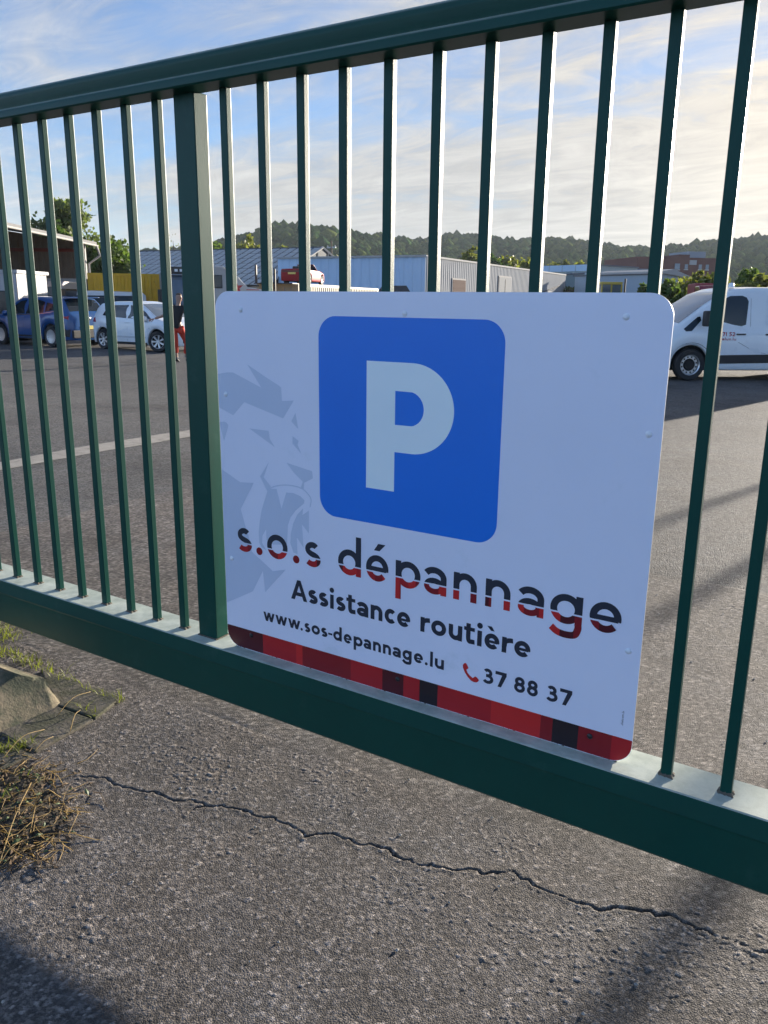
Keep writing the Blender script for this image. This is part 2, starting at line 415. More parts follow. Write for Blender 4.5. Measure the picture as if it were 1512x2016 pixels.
M_SLAB = mat('slab_concrete', (.125, .108, .085), .9, var=.35, vscale=14, bump=.004, bscale=80, dirt=(.06, .06, .035), dscale=9, dthr=.52)
# ================================================================== GATE
PAINT = mat('gate_paint', (.0030, .055, .041), .40, var=.10, vscale=4, bump=.0004, bscale=300, coat=0., spec=.24, dirt=(.016, .075, .058), dscale=7, dthr=.66)
def worn_paint():
    """the same paint with dust lying on upward faces"""
    m = PAINT.copy(); m.name = 'gate_paint_dusty'; t = m.node_tree; n = t.nodes; l = t.links; b = n['Principled BSDF']
    g = n.new('ShaderNodeNewGeometry'); s = n.new('ShaderNodeSeparateXYZ'); l.new(g.outputs['Normal'], s.inputs[0])
    c = n.new('ShaderNodeTexCoord'); k = n.new('ShaderNodeTexNoise'); l.new(c.outputs['Object'], k.inputs['Vector'])
    k.inputs['Scale'].default_value = 14; k.inputs['Detail'].default_value = 8; k.inputs['Roughness'].default_value = .7
    r_ = n.new('ShaderNodeMapRange'); l.new(s.outputs[2], r_.inputs['Value']); r_.inputs['From Min'].default_value = .55; r_.inputs['From Max'].default_value = .98
    r2 = n.new('ShaderNodeMapRange'); l.new(k.outputs['Fac'], r2.inputs['Value']); r2.inputs['From Min'].default_value = .3; r2.inputs['From Max'].default_value = .7
    r2.inputs['To Min'].default_value = .55; r2.inputs['To Max'].default_value = 1.
    mu = n.new('ShaderNodeMath'); mu.operation = 'MULTIPLY'; l.new(r_.outputs[0], mu.inputs[0]); l.new(r2.outputs[0], mu.inputs[1])
    old = b.inputs['Base Color'].links[0].from_socket
    mx = n.new('ShaderNodeMix'); mx.data_type = 'RGBA'; l.new(mu.outputs[0], mx.inputs[0]); l.new(old, mx.inputs[6]); mx.inputs[7].default_value = (.56, .60, .52, 1)
    l.new(mx.outputs[2], b.inputs['Base Color'])
    r3 = n.new('ShaderNodeMapRange'); l.new(mu.outputs[0], r3.inputs['Value']); r3.inputs['To Min'].default_value = .36; r3.inputs['To Max'].default_value = .8
    l.new(r3.outputs[0], b.inputs['Roughness'])
    return m
PAINT_DUSTY = worn_paint()
RUST = mat('rusty_weld', (.12, .10, .075), .85, var=.5, vscale=90, bump=.002, bscale=250)
GX0, GX1 = -3.3, 3.1
ZB, ZT = .36, 1.981
gate = thing('sliding_gate', 'dark green steel sliding gate with square upright bars', 'gate', (0, 0, 0))
MB().prism([(-.049, ZB), (-.0535, ZB-.002), (-.0605, ZB-.048), (-.0590, ZB-.054), (-.0585, ZB-.172), (-.052, ZB-.179), (.074, ZB-.179), (.079, ZB-.172), (.079, ZB-.004), (.075, ZB)],
           'x', GX0, GX1).build('bottom_rail', PAINT_DUSTY, gate)
MB().prism([(-.058, ZT), (-.0620, ZT+.004), (-.0620, ZT+.020), (-.0600, ZT+.024), (-.0500, ZT+.031), (-.0505, ZT+.036), (-.0585, ZT+.058), (-.0580, ZT+.068), (-.050, ZT+.078), (-.036, ZT+.084), (-.02, ZT+.086), (.006, ZT+.083), (.016, ZT+.072), (.018, ZT+.05), (.018, ZT)],
           'x', GX0, GX1).build('top_rail', PAINT_DUSTY, gate, smooth='auto')
bar0 = None
BX = -.5150
bar_mb = MB().box(-.0125, .0125, -.010, .010, ZB-.002, ZT+.003)
weld_me = None
for i in list(range(-20, 0))+list(range(1, 26)):
    xr = BX+i*.132; cx = xr-.0125
    if cx < GX0+.1 or cx > GX1-.1: continue
    if bar0 is None:
        b = bar_mb.build('bar', PAINT, gate, bevel=.0022); bar0 = b
        w = MB(); ring = []
        for k in range(40):
            t = k/40*4; s_ = int(t); f_ = t-s_
            px, py = [(-1+2*f_, -1), (1, -1+2*f_), (1-2*f_, 1), (-1, 1-2*f_)][s_]
            ring.append((px, py))
        vs = []
        for px, py in ring:
            e = random.uniform(.6, 1.25)
            vs += [(px*.0122, py*.0097, ZB+.006*e), (px*(.0125+.0035*e), py*(.0100+.0035*e), ZB+.0025*e), (px*(.0125+.006*e), py*(.0100+.006*e), ZB-.001)]
        w.add(vs, [(3*k+a, 3*((k+1) % 40)+a, 3*((k+1) % 40)+a+1, 3*k+a+1) for k in range(40) for a in (0, 1)])
        wo = w.build('weld', RUST, b, smooth=True); weld_me = wo.data
    else:
        b = link('bar', bar0.data, gate); link('weld', weld_me, b)
    b.location = (cx, .010, 0)
pm = MB().box(-.5755, -.4975, -.0065, .0465, ZB-.002, ZT+.003).build('post', PAINT, gate, bevel=.003)
MB().prism([(-.5785, -.0105), (-.4945, -.0105), (-.4945, .0495), (-.5785, .0495)], 'z', ZB-.001, ZB+.0035).build('weld', RUST, pm)
for x_ in (2.62, -2.62):
    p_ = link('post', pm.data, gate); p_.location = (x_+.5365, 0, 0)

# ================================================================== LETTERING (drawn as strokes)
def ribbon(P, t):
    P = [np.array(p, float) for p in P]; L_, R_ = [], []
    for i, p in enumerate(P):
        d = P[min(i+1, len(P)-1)]-P[max(i-1, 0)]
        d /= (np.hypot(*d)+1e-12); n_ = np.array([-d[1], d[0]])*t/2
        L_.append(tuple(p+n_)); R_.append(tuple(p-n_))
    return L_+R_[::-1]
def strip(P, t):
    q = ribbon(P, t); n = len(P); L_, R_ = q[:n], q[n:][::-1]
    return [[L_[i], L_[i+1], R_[i+1], R_[i]] for i in range(n-1)]
def flatten(o):
    if not o: return []
    if isinstance(o[0], tuple) and not hasattr(o[0][0], '__len__'): return [o]
    return [p for e in o for p in flatten(e)]
def ell(cx, cy, rx, ry, a0, a1, t, n=40):
    return strip([(cx+rx*math.cos(R(a0+(a1-a0)*k/n)), cy+ry*math.sin(R(a0+(a1-a0)*k/n))) for k in range(n+1)], t)
def ring2(cx, cy, rx, ry, t): return [ell(cx, cy, rx, ry, -2, 181, t, 32), ell(cx, cy, rx, ry, 179, 361, t, 32)]
def rect(x0, x1, y0, y1): return [(float(x0), float(y0)), (float(x1), float(y0)), (float(x1), float(y1)), (float(x0), float(y1))]
def disc(cx, cy, r_, n=20): return [(cx+r_*math.cos(2*math.pi*k/n), cy+r_*math.sin(2*math.pi*k/n)) for k in range(n)]
def curve(P, t, n=8): return strip([tuple(map(float, q)) for q in catmull(P, n)], t)
def glyph(c, w, h, t):
    asc, desc = 1.53*h, .475*h
    if c == 'o': return ring2(w/2, h/2, (w-t)/2, (h-t)/2, t)
    if c == 'd': return ring2(w*.49, h/2, w*.49-t/2, (h-t)/2, t)+[rect(w-t, w, 0, asc)]
    if c == 'b': return ring2(w*.51, h/2, w*.49-t/2, (h-t)/2, t)+[rect(0, t, 0, asc)]
    if c == 'p': return ring2(w*.51, h/2, w*.49-t/2, (h-t)/2, t)+[rect(0, t, -desc, h*.98)]
    if c == 'g':
        return ring2(w*.49, h/2, w*.49-t/2, (h-t)/2, t)+[rect(w-t, w, 0, h*.985),
               curve([(w-t/2, .06*h), (w-t/2, -.10*h), (w*.80, -desc+t*.72), (w*.52, -desc+t*.5), (w*.25, -desc+t*.72), (w*.06, -desc+t*1.3)], t, 8)]
    if c == 'a':
        cx = .46*w; cy = .60*h
        return [ell(cx, cy, w-t/2-cx, h-t/2-cy, 150, 0, t, 30), rect(w-t, w, 0, .61*h)]+ring2(.46*w, .30*h, .46*w-t*.47, .30*h-t*.44, t*.9)
    if c == 'e':
        return [ell(w/2, h/2, (w-t)/2, (h-t)/2, -11, 318, t, 50), rect(t*.5, w-t*.4, .39*h, .56*h)]
    if c == 'c': return [ell(w*.54, h/2, w*.54-t/2, (h-t)/2, 46, 314, t, 40)]
    if c == 'n': return [rect(0, t, 0, h*.985), rect(w-t, w, 0, .57*h), ell(w/2, .55*h, (w-t)/2, .45*h-t/2, -2, 175, t, 24)]
    if c == 'm':
        q = (w+t)/2
        return [rect(0, t, 0, h), rect(q-t, q, 0, .57*h), rect(w-t, w, 0, .57*h), ell(q/2, .55*h, (q-t)/2, .45*h-t/2, -2, 175, t, 16), ell(q-t+q/2, .55*h, (q-t)/2, .45*h-t/2, -2, 175, t, 16)]
    if c == 'u': return [rect(w-t, w, 0, h*.985), rect(0, t, .43*h, h*.985), ell(w/2, .45*h, (w-t)/2, .45*h-t/2, 178, 355, t, 24)]
    if c == 'r': return [rect(0, t, 0, h*.985), curve([(t*.55, .42*h), (t*.72, .70*h), (w*.62, h-t*.62), (w, h-t*.50)], t)]
    if c == 's':
        yT, yB, yM = h-t/2, t/2, h*.508; cu, cl = (yT+yM)/2, (yB+yM)/2; ru, rl = (yT-yM)/2, (yM-yB)/2
        xl, xr = t/2+w*.02, w-t/2; m_ = w*.5; k = (cu-cl)*.62
        P = [(m_+(w*.93-t*.5-m_)*math.cos(R(q)), cu+ru*math.sin(R(q))) for q in range(38, 90, 4)]+[(m_+(m_-xl)*math.cos(R(q)), cu+ru*math.sin(R(q))) for q in range(90, 180, 6)]
        for q in range(0, 13):
            u = q/12; P.append((xl*(1-u)**3+3*xl*u*(1-u)**2+3*xr*u*u*(1-u)+xr*u**3, cu*(1-u)**3+3*(cu-k)*u*(1-u)**2+3*(cl+k)*u*u*(1-u)+cl*u**3))
        P += [(m_+(xr-m_)*math.cos(R(q)), cl+rl*math.sin(R(q))) for q in range(-6, -90, -6)]+[(m_+(m_-t*.30)*math.cos(R(q)), cl+rl*math.sin(R(q))) for q in range(-90, -146, -4)]
        return strip(P, t)
    if c == 't':
        x = .40*w
        return [rect(0, w*.98, .83*h, h*1.08-t*.05), curve([(x, 1.30*h), (x, .8*h), (x, .36*h), (x+.09*w, .16*h), (x+.3*w, t*.52), (w, t*.56)], t)]
    if c == 'i': return [rect(0, w, 0, h), disc(w/2, 1.32*h, w*.62)]
    if c == 'l': return [rect(0, w, 0, asc)]
    if c == '-': return [rect(0, w, .39*h, .60*h)]
    if c == 'x': return [[(0, 0), (t*1.2, 0), (w, h), (w-t*1.2, h)], [(w-t*1.2, 0), (w, 0), (t*1.2, h), (0, h)]]
    if c == 'w':
        o = []; q = t*1.02; s_ = (w-q)/4
        for k in range(4):
            a, b_ = k*s_, (k+1)*s_
            o.append([(a, h), (a+q, h), (b_+q, 0), (b_, 0)] if k % 2 == 0 else [(a, 0), (a+q, 0), (b_+q, h), (b_, h)])
        return o
    if c == 'A':
        H = 1.45*h; m_ = w/2; q = t*1.12
        return [[(0, 0), (q, 0), (m_+q*.42, H), (m_-q*.45, H)], [(w-q, 0), (w, 0), (m_+q*.45, H), (m_-q*.42, H)], rect(w*.2, w*.8, .30*h, .30*h+t*.9)]
    if c == 'D': return [rect(0, t, 0, 1.45*h), rect(0, w*.5, 0, t), rect(0, w*.5, 1.45*h-t, 1.45*h), ell(w*.45, .725*h, w*.55-t/2, .725*h-t/2, -90, 90, t)]
    H = h   # digits take h as their full height
    yT, yB, yM = H-t/2, t/2, .53*H
    if c == '3':
        return [ell(w*.45, (yT+yM)/2, w*.43-t/2, (yT-yM)/2, 150, -90, t, 30), ell(w*.47, (yB+yM)/2, w*.53-t/2, (yM-yB)/2, 90, -150, t, 30), rect(w*.30, w*.47, yM-t/2, yM+t/2)]
    if c == '7': return [rect(0, w, H-t*1.02, H), [(w*.24, 0), (w*.24+t*1.1, 0), (w, H-t*1.03), (w, H-t*.2), (w-t*1.25, H-t*.6)]]
    if c == '8': return ring2(w/2, (yT+yM)/2, w*.45-t/2, (yT-yM)/2, t)+ring2(w/2, (yB+yM)/2, w/2-t/2, (yM-yB)/2, t)
    if c == '1': return [rect(w*.55-t/2, w*.55+t/2, 0, H), [(w*.05, H*.72), (w*.5, H), (w*.5, H*.82), (w*.1, H*.60)]]
    if c == '5': return [rect(w*.12, w*.95, H-t, H), rect(w*.12, w*.12+t, .5*H, H), curve([(w*.15, .56*H), (w*.5, .64*H-t*.4), (w-t*.5, .34*H), (w*.55, t*.5), (w*.05, .10*H)], t, 8)]
    if c == '2': return [curve([(w*.05, .78*H), (w*.5, H-t*.5), (w-t*.6, .70*H), (w*.55, .40*H), (w*.10, t*.6)], t, 8), rect(0, w, 0, t)]
    return []
def text_polys(items, base, h, t, heights={}, each=False):
    out = []
    if each: return [text_polys([it], base, h, t, heights) for it in items]
    for c, a, b in items:
        acc = None
        if c in 'éè': acc = c; c = 'e'
        if c == '.': out.append(disc((a+b)/2, base+(b-a)/2, (b-a)/2)); continue
        for p in flatten(glyph(c, b-a, heights.get(c, h), t)): out.append([(a+x, base+y) for x, y in p])
        if acc:
            w = b-a; q = w*.22
            sg = 1 if acc == 'é' else -1; m_ = a+w*.56 if acc == 'é' else a+w*.44
            pp = [(-q*.95, 1.17*h), (q*.15, 1.17*h), (q*1.35, 1.44*h), (-q*.10, 1.44*h)]
            out.append([(m_+sg*x, base+y) for x, y in pp])
    return out

# ================================================================== SIGN
SX0, SFY = -.4485, -.005               # left edge, front face
sign = thing('parking_sign', 'white rounded metal parking sign with blue square P and tow-service lettering', 'sign', (SX0, SFY, ZB))
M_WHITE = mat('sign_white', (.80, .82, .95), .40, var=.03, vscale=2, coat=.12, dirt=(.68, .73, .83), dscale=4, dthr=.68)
M_SIGNEDGE = mat('sign_back', (.62, .62, .62), .45, metal=.3, var=.05)
M_BLUE = mat('sign_blue', (.009, .185, .74), .36, var=.03, vscale=4, coat=.1)
M_PWHITE = mat('sign_reflective_white', (.84, .93, .95), .40, var=.02)
M_DARK = mat('sign_dark_print', (.022, .027, .045), .42, var=.05)
M_LION = mat('sign_grey_print', (.59, .65, .79), .38, var=.02)
REDS = [mat('print_bright_red', (.60, .022, .022), .38, var=.04), mat('print_red', (.44, .014, .020), .38, var=.04), mat('print_deep_red', (.26, .010, .016), .38, var=.04),
        mat('print_maroon', (.085, .007, .013), .38, var=.04), mat('print_black', (.020, .012, .016), .38, var=.04), mat('print_brown_red', (.24, .03, .018), .38, var=.04)]
out = rrect(0, 1.2915, .0002, 1.0925, .052, 10)
n_ = len(out)
MB().add([(x, 0, z) for x, z in out]+[(x, .003, z) for x, z in out],
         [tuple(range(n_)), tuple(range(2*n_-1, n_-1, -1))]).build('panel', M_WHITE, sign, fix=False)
ed = MB(); ed.add([(x, 0., z) for x, z in out]+[(x, .003, z) for x, z in out], [(i, (i+1) % n_, n_+(i+1) % n_, n_+i) for i in range(n_)])
ed.build('edge', M_SIGNEDGE, sign, smooth='auto')
def flat(name, polys, m, lift, parent, scale=.001, mats=None, pick=None, extra=(), kind=None, split=None):
    ov, tri = union2d(polys, extra)
    b = MB(); vs = [(p.x*scale, -lift, p.y*scale) for p in ov]
    b.v = vs
    for f in tri:
        k = 0
        if pick:
            k = pick(sum(ov[i].x for i in f)/3, sum(ov[i].y for i in f)/3)
            if k is None: continue
        a, b_, c = (ov[i] for i in f)
        if (b_.x-a.x)*(c.y-a.y)-(b_.y-a.y)*(c.x-a.x) < 0: f = f[::-1]
        b.f.append(tuple(f)); b.m.append(k)
    if split:
        par = list(range(len(vs)))
        def root(i):
            while par[i] != i: par[i] = par[par[i]]; i = par[i]
            return i
        for f in b.f:
            for i in f[1:]: par[root(i)] = root(f[0])
        groups = {}
        for f, k in zip(b.f, b.m): groups.setdefault(root(f[0]), []).append((f, k))
        for gi, g in enumerate(sorted(groups.values(), key=len, reverse=True)):
            ids = sorted({i for f, k in g for i in f}); mp = {i: j for j, i in enumerate(ids)}
            q = MB(); q.v = [vs[i] for i in ids]; q.f = [tuple(mp[i] for i in f) for f, k in g]; q.m = [k for f, k in g]
            q.build(name if gi == 0 else split, mats or m, parent, fix=False)
        return None
    return b.build(name, mats or m, parent, fix=False)
# striped band along the foot (the two end stripes follow the rounded corners)
SB = [0, 147.2, 278.4, 302.5, 479, 588.2, 657.8, 709.2, 766.2, 925.1, 1062, 1093.7, 1160.2, 1242.7, 1291.5]
SC = [3, 1, 0, 2, 1, 3, 1, 4, 1, 0, 2, 4, 2, 1]
band = [(x*1000, z*1000) for x, z in out]
for k in range(14):
    a, b = SB[k], SB[k+1]
    if k == 0: poly = [(a+.4, 67), (b, 67), (b, 1.3)]+[(52-51.6*math.sin(R(q)), 53-51.6*math.cos(R(q))) for q in range(0, 91, 9)]
    elif k == 13: poly = [(a, 67), (a, 1.6)]+[(1239.5+51.6*math.sin(R(q)), 53-51.6*math.cos(R(q))) for q in range(4, 91, 8)]+[(b-.4, 67)]
    else: poly = [(a, 1.3), (b, 1.3), (b, 67), (a, 67)]
    flat('stripe', [poly], REDS[SC[k]], .0003, sign)
# emblem: a roaring lion's head in faceted pale grey patches
def suv(px, py):
    p = on_y(px, py, SFY); return max((p[0]-SX0)*1000, .6), (p[2]-ZB)*1000
z7 = lambda L_: [suv(420+x/6.873, 700+y/6.873) for x, y in L_]
z8 = lambda L_: [suv(420+x/6.3, 880+y/6.3) for x, y in L_]
LION = [z7([(40, 247), (180, 228), (265, 228), (650, 435), (460, 120), (700, 285), (870, 395), (918, 430), (930, 615), (1090, 608), (945, 850), (420, 630), (270, 808), (60, 700)]),
        z7([(70, 895), (150, 893), (180, 910), (205, 945), (145, 1160), (100, 980)]), z7([(485, 985), (750, 1018), (765, 1130), (835, 1240)]),
        z7([(1112, 775), (1150, 995), (1055, 890)]), z7([(1072, 1090), (1155, 1155), (1140, 1205), (1195, 1335), (1072, 1190)]),
        z8([(90, 270), (140, 300), (335, 437), (502, 445), (340, 770), (400, 990), (440, 1110), (480, 1300), (740, 1540), (900, 1520), (645, 1800), (615, 1540), (490, 1790), (330, 1860), (150, 1922), (140, 1700), (110, 900)]),
        z8([(908, 195), (1225, 300), (1235, 390), (1125, 445), (1000, 320)]), z8([(1130, 435), (1122, 520), (1085, 505), (1110, 430)]),
        z8([(690, 185), (625, 375), (715, 490), (670, 550), (580, 365)]),
        ribbon(catmull(z8([(690, 515), (790, 482), (900, 472), (1020, 488), (1110, 522), (1180, 590), (1213, 655), (1200, 745)]), 4), 3.6),
        z8([(680, 515), (785, 520), (845, 765), (905, 565), (990, 570), (1080, 610), (1130, 660), (1125, 700), (1020, 790), (960, 870), (925, 970), (915, 1210), (740, 1210), (660, 1150), (655, 1020), (610, 1100), (605, 1190), (660, 1285), (600, 1240), (570, 1190), (565, 1060), (575, 930), (600, 780)]),
        z8([(1115, 760), (1105, 845), (1185, 790), (1185, 1070), (1100, 960), (1120, 1250), (1035, 1120), (1045, 1330), (995, 1310), (955, 1190), (965, 1060), (990, 950), (1040, 840)])]
flat('emblem', LION, M_LION, .0003, sign)
bs = flat('blue_square', [rrect(373, 916.8, 485.5, 1030.3, 55, 10)], M_BLUE, .0003, sign)
Pl = [[(529, 583), (617.6, 583), (617.6, 920), (529, 920)], [(600, 848), (672, 847), (672, 920), (600, 920)], [(600, 689), (672, 689), (672, 761), (600, 760)]]
Pl.append([(668+120.5*math.cos(R(q)), 804.5+115.5*math.sin(R(q))) for q in range(-90, 91, 5)]+[(659+43.5*math.cos(R(q)), 804+44*math.sin(R(q))) for q in range(90, -91, -6)])
flat('letter', Pl, M_PWHITE, .0006, bs)
TITLE = [('s', 56.6, 113.6), ('.', 131.2, 155.2), ('o', 174.5, 252.5), ('.', 272.5, 296.5), ('s', 317.5, 374), ('d', 435.7, 513.7), ('é', 530.6, 603.8), ('p', 626.8, 704.4), ('a', 715.2, 782.8),
         ('n', 803.2, 870.4), ('n', 894.6, 962.9), ('a', 983.1, 1051.5), ('g', 1067.6, 1148), ('e', 1165.3, 1241)]
cuts = [40, 97, 140, 215, 262, 330, 360, 452, 500, 560, 585, 640, 668, 690, 730, 760, 800, 835, 880, 905, 940, 1000, 1020, 1040, 1095, 1130, 1160, 1190, 1260]
cc = [1, 2, 2, 0, 2, 1, 3, 0, 1, 2, 0, 1, 0, 2, 2, 0, 0, 2, 3, 2, 0, 2, 2, 0, 3, 2, 2, 3, 0]
def tpick(x, y):
    if 347.3 < y < 351.6: return None
    if y >= 351.6: return 0
    return 1+cc[max(i for i, q in enumerate(cuts) if q <= x)]
def line_part(): 
    o = bpy.data.objects.new('lettering', None); COL.objects.link(o); o.parent = sign; o.empty_display_size = .05; return o
ln = line_part()
for (c, a, b), pl in zip(TITLE, text_polys(TITLE, 322.6, 75.2, 17.3, each=True)):
    flat('letter', pl, None, .0006, ln, split='letter_piece', mats=[M_DARK]+REDS, pick=tpick,
         extra=[((a-5, 347.3), (b+5, 347.3)), ((a-5, 351.6), (b+5, 351.6))]+[((q, 270), (q, 347.3)) for q in cuts if a < q < b])
L2 = [('A', 262.9, 323.5), ('s', 327.7, 362), ('s', 366.4, 400.3), ('i', 407, 419.6), ('s', 427.8, 461), ('t', 464.2, 495.6), ('a', 500.4, 539.1), ('n', 547, 586.1), ('c', 593.6, 629.9), ('e', 634, 675.6),
      ('r', 707.8, 736.7), ('o', 741.1, 786), ('u', 793.7, 833.4), ('t', 838.7, 870), ('i', 877.2, 890), ('è', 897.9, 939.5), ('r', 946.6, 976.4), ('e', 980.7, 1023.7)]
ln = line_part()
for pl in text_polys(L2, 209., 42.8, 12.6, each=True): flat('letter', pl, M_DARK, .0006, ln, split='accent')
L3 = [('w', 152.5, 196.7), ('w', 200.6, 245.8), ('w', 249.8, 295.9), ('.', 296.6, 305.2), ('s', 312, 333.5), ('o', 338.4, 368.9), ('s', 373.8, 396.4), ('-', 399.4, 414), ('d', 417.6, 447.8), ('e', 454.9, 482.5),
      ('p', 489.5, 520.2), ('a', 523.7, 549.4), ('n', 555.9, 582.3), ('n', 589, 615.6), ('a', 621, 647.7), ('g', 653.4, 682.5), ('e', 689.7, 718.2), ('.', 724.5, 733.3), ('l', 740.3, 748.7), ('u', 755.2, 782.8)]
ln = line_part()
for pl in text_polys(L3, 114.6, 28.6, 8.4, each=True): flat('letter', pl, M_DARK, .0006, ln, split='accent')
L4 = [('3', 897.9, 927.9), ('7', 933, 964), ('8', 985.9, 1015.4), ('8', 1021, 1050), ('3', 1072.2, 1102), ('7', 1107.1, 1138.1)]
ln = line_part()
for pl in text_polys(L4, 110.7, 42.4, 8.7, each=True): flat('letter', pl, M_DARK, .0006, ln, split='accent')
tel = [suv(880+x/5.04, 1240+y/5.04) for x, y in [(172, 330), (190, 328), (202, 350), (215, 380), (193, 395), (205, 425), (230, 455), (256, 478), (282, 461), (300, 474), (318, 498), (308, 514), (292, 521), (268, 518), (240, 503), (208, 468), (178, 420), (160, 375), (158, 348)]]
flat('phone_icon', [tel], REDS[0], .0006, sign)
tiny = []; xx = 0
for c, w_ in (('.', 1.2), ('D', 4.0), ('a', 3.2), ('t', 2.2), ('c', 3.0), ('o', 3.4), ('m', 5.0), ('.', 1.2), ('l', .9), ('u', 3.2)):
    tiny.append((c, xx, xx+w_)); xx += w_+1.1
tp = [[(1266.5-y-.12*0, 100+x+.18*y) for x, y in p] for p in text_polys(tiny, 0, 3.6, .75)]
flat('small_print', tp, M_DARK, .0006, sign)['kind'] = 'stuff'
riv_w = MB().lathe([(0, -.0042), (.0035, -.0038), (.0062, -.0024), (.0075, -.0003), (.0075, .001)], 'y', 16)
first = None
for u_, v_ in ((98.7, 1041.6), (641.6, 1040.1), (1193., 1042.5), (29.3, 799), (1262.7, 797.), (29.1, 291.7), (1262.6, 290.2)):
    o = riv_w.build('rivet', mat('rivet_white', (.80, .82, .86), .35, var=.02), sign, smooth=True) if first is None else link('rivet', first.data, sign)
    first = first or o; o.location = (u_/1000, 0, v_/1000)
M_BLACK = mat('black_plastic', (.012, .012, .014), .35, var=.1)
first = None
for u_, v_ in ((99.9, 51), (638.9, 48.8), (1189.4, 47.5)):
    o = riv_w.build('rivet', M_BLACK, sign, smooth=True) if first is None else link('rivet', first.data, sign)
    first = first or o; o.location = (u_/1000, -.0003, v_/1000)

# ================================================================== KERB END, SLAB, GRASS AND WEEDS BESIDE THE DRIVEWAY
def P2(px, py, z): p = on_z(px, py, z); return (p[0], p[1], z)
kh = .10
A_ = P2(-60, 1286, kh); B_ = P2(90, 1333, kh); C_ = P2(-60, 1352, kh)
bB = P2(134, 1390, 0.); bF = P2(112, 1406, 0.); bL = P2(-60, 1478, 0.)
lng = lambda p, q: tuple(Vector(p)+(Vector(q)-Vector(p))*1.9)          # the block runs on to the left, out of the picture
A_, C_, bL = lng(B_, A_), lng(B_, C_), lng(bF, bL)
kb = MB()
top_f = (B_[0]-.015, B_[1]-.045, kh-.004)
pn = (Vector(bF)-Vector(top_f)).cross(Vector(bL)-Vector(top_f)); cz_ = top_f[2]-(pn.x*(C_[0]-top_f[0])+pn.y*(C_[1]-top_f[1]))/pn.z   # keep the sloped face flat
vs = [A_, B_, top_f, (C_[0], C_[1], cz_), (bB[0], bB[1], -.02), (bF[0], bF[1], -.02), (bL[0], bL[1], -.02), (A_[0], A_[1]+.02, -.02), (B_[0]+.01, B_[1]+.02, -.02)]
kb.add(vs, [(0, 1, 2, 3), (3, 2, 5, 6), (2, 1, 4, 5), (1, 8, 4), (0, 7, 8, 1), (0, 3, 6, 7), (7, 6, 5, 4, 8)])
kerb = kb.build('kerb_block', M_CONC_DARK, None, bevel=.014)
bm = bmesh.new(); bm.from_mesh(kerb.data); bmesh.ops.triangulate(bm, faces=bm.faces); bmesh.ops.subdivide_edges(bm, edges=bm.edges, cuts=7, use_grid_fill=True)
from mathutils import noise as mnoise
bm.normal_update()
for v in bm.verts: v.co += v.normal*(.0025*mnoise.noise(v.co*9)+.002*mnoise.noise(v.co*40))
bm.to_mesh(kerb.data); bm.free(); kerb.data.polygons.foreach_set('use_smooth', [True]*len(kerb.data.polygons))
tag(kerb, 'weathered mossy concrete kerb block with a sloped face beside the driveway', 'kerb')
def slab(pts, z, name, label):
    b = MB().prism([(p[0], p[1]) for p in pts], 'z', -.03, z); o = b.build(name, M_SLAB, None, bevel=.004); return tag(o, label, 'slab')
g1 = [P2(80, 1322, 0), P2(175, 1352, 0), P2(238, 1378, 0), P2(188, 1418, 0), P2(112, 1392, 0)]
slab(g1, .012, 'paving_slab', 'thin dirty concrete slab between kerb block and gate')
slab([P2(112, 1395, 0), P2(184, 1421, 0), P2(70, 1484, 0), P2(0, 1446, 0)], .010, 'paving_slab', 'dirty concrete slab along the sloped kerb face, next to dry weeds')
slab([P2(24, 1463, 0), P2(66, 1488, 0), P2(-60, 1552, 0), P2(-60, 1500, 0)], .006, 'paving_slab', 'cracked concrete slab under the green weed tufts')
M_GRASS = mat('grass_blade', (.17, .19, .03), .55, var=.4, vscale=40, leafy=.45)
M_STRAW = mat('dry_straw', (.42, .31, .16), .75, var=.4, vscale=60, leafy=.45)
M_DEADLEAF = mat('dead_leaf', (.10, .062, .030), .8, var=.5, vscale=50)
M_WEED = mat('weed_leaf', (.055, .085, .022), .6, var=.35, vscale=40)
def blades(name, spots, m, hmin, hmax, wid, lean, label, cat, droop=.5):
    b = MB()
    for (x, y, z) in spots:
        h = hmin+(hmax-hmin)*random.random()**1.8; a = random.uniform(0, 6.28); l_ = random.uniform(.2, 1)*lean; w = wid*random.uniform(.6, 1.3)
        dx, dy = math.cos(a), math.sin(a); nx, ny = -dy*w, dx*w; vs = []
        for k in range(5):
            t = k/4; r_ = l_*h*t*t; zz = z+h*(t-droop*lean*.4*t*t); q = 1-t**2*.92
            vs += [(x+dx*r_+nx*q, y+dy*r_+ny*q, zz), (x+dx*r_-nx*q, y+dy*r_-ny*q, zz)]
        b.add(vs, [(2*k, 2*k+1, 2*k+3, 2*k+2) for k in range(4)])
    return tag(b.build(name, m, fix=False, smooth=True), label, cat, kind='stuff')
def along(p, q, n, j):
    return [(p[0]+(q[0]-p[0])*t+random.gauss(0, j), p[1]+(q[1]-p[1])*t+random.gauss(0, j), .0) for t in (random.random() for _ in range(n))]
sp = []
sp += along(P2(-40, 1225, 0), P2(20, 1262, 0), 260, .04)
sp += along(P2(-30, 1275, 0), P2(75, 1312, 0), 150, .020)+along(P2(70, 1312, 0), P2(150, 1350, 0), 60, .014)+along(P2(150, 1350, 0), P2(215, 1378, 0), 36, .008)
sp += along(P2(225, 1372, 0), P2(242, 1382, 0), 22, .007)+along(P2(160, 1395, 0), P2(190, 1415, 0), 22, .008)
blades('grass', sp, M_GRASS, .02, .065, .0016, 1.1, 'bright green grass growing along the kerb block and slab edge', 'grass')
sp = along(P2(-20, 1485, 0), P2(55, 1470, 0), 140, .02)+along(P2(-20, 1620, 0), P2(40, 1530, 0), 60, .03)
blades('weed_tuft', sp, M_GRASS, .02, .06, .0015, 1.2, 'small green weed tufts beside the driveway crack', 'weeds')
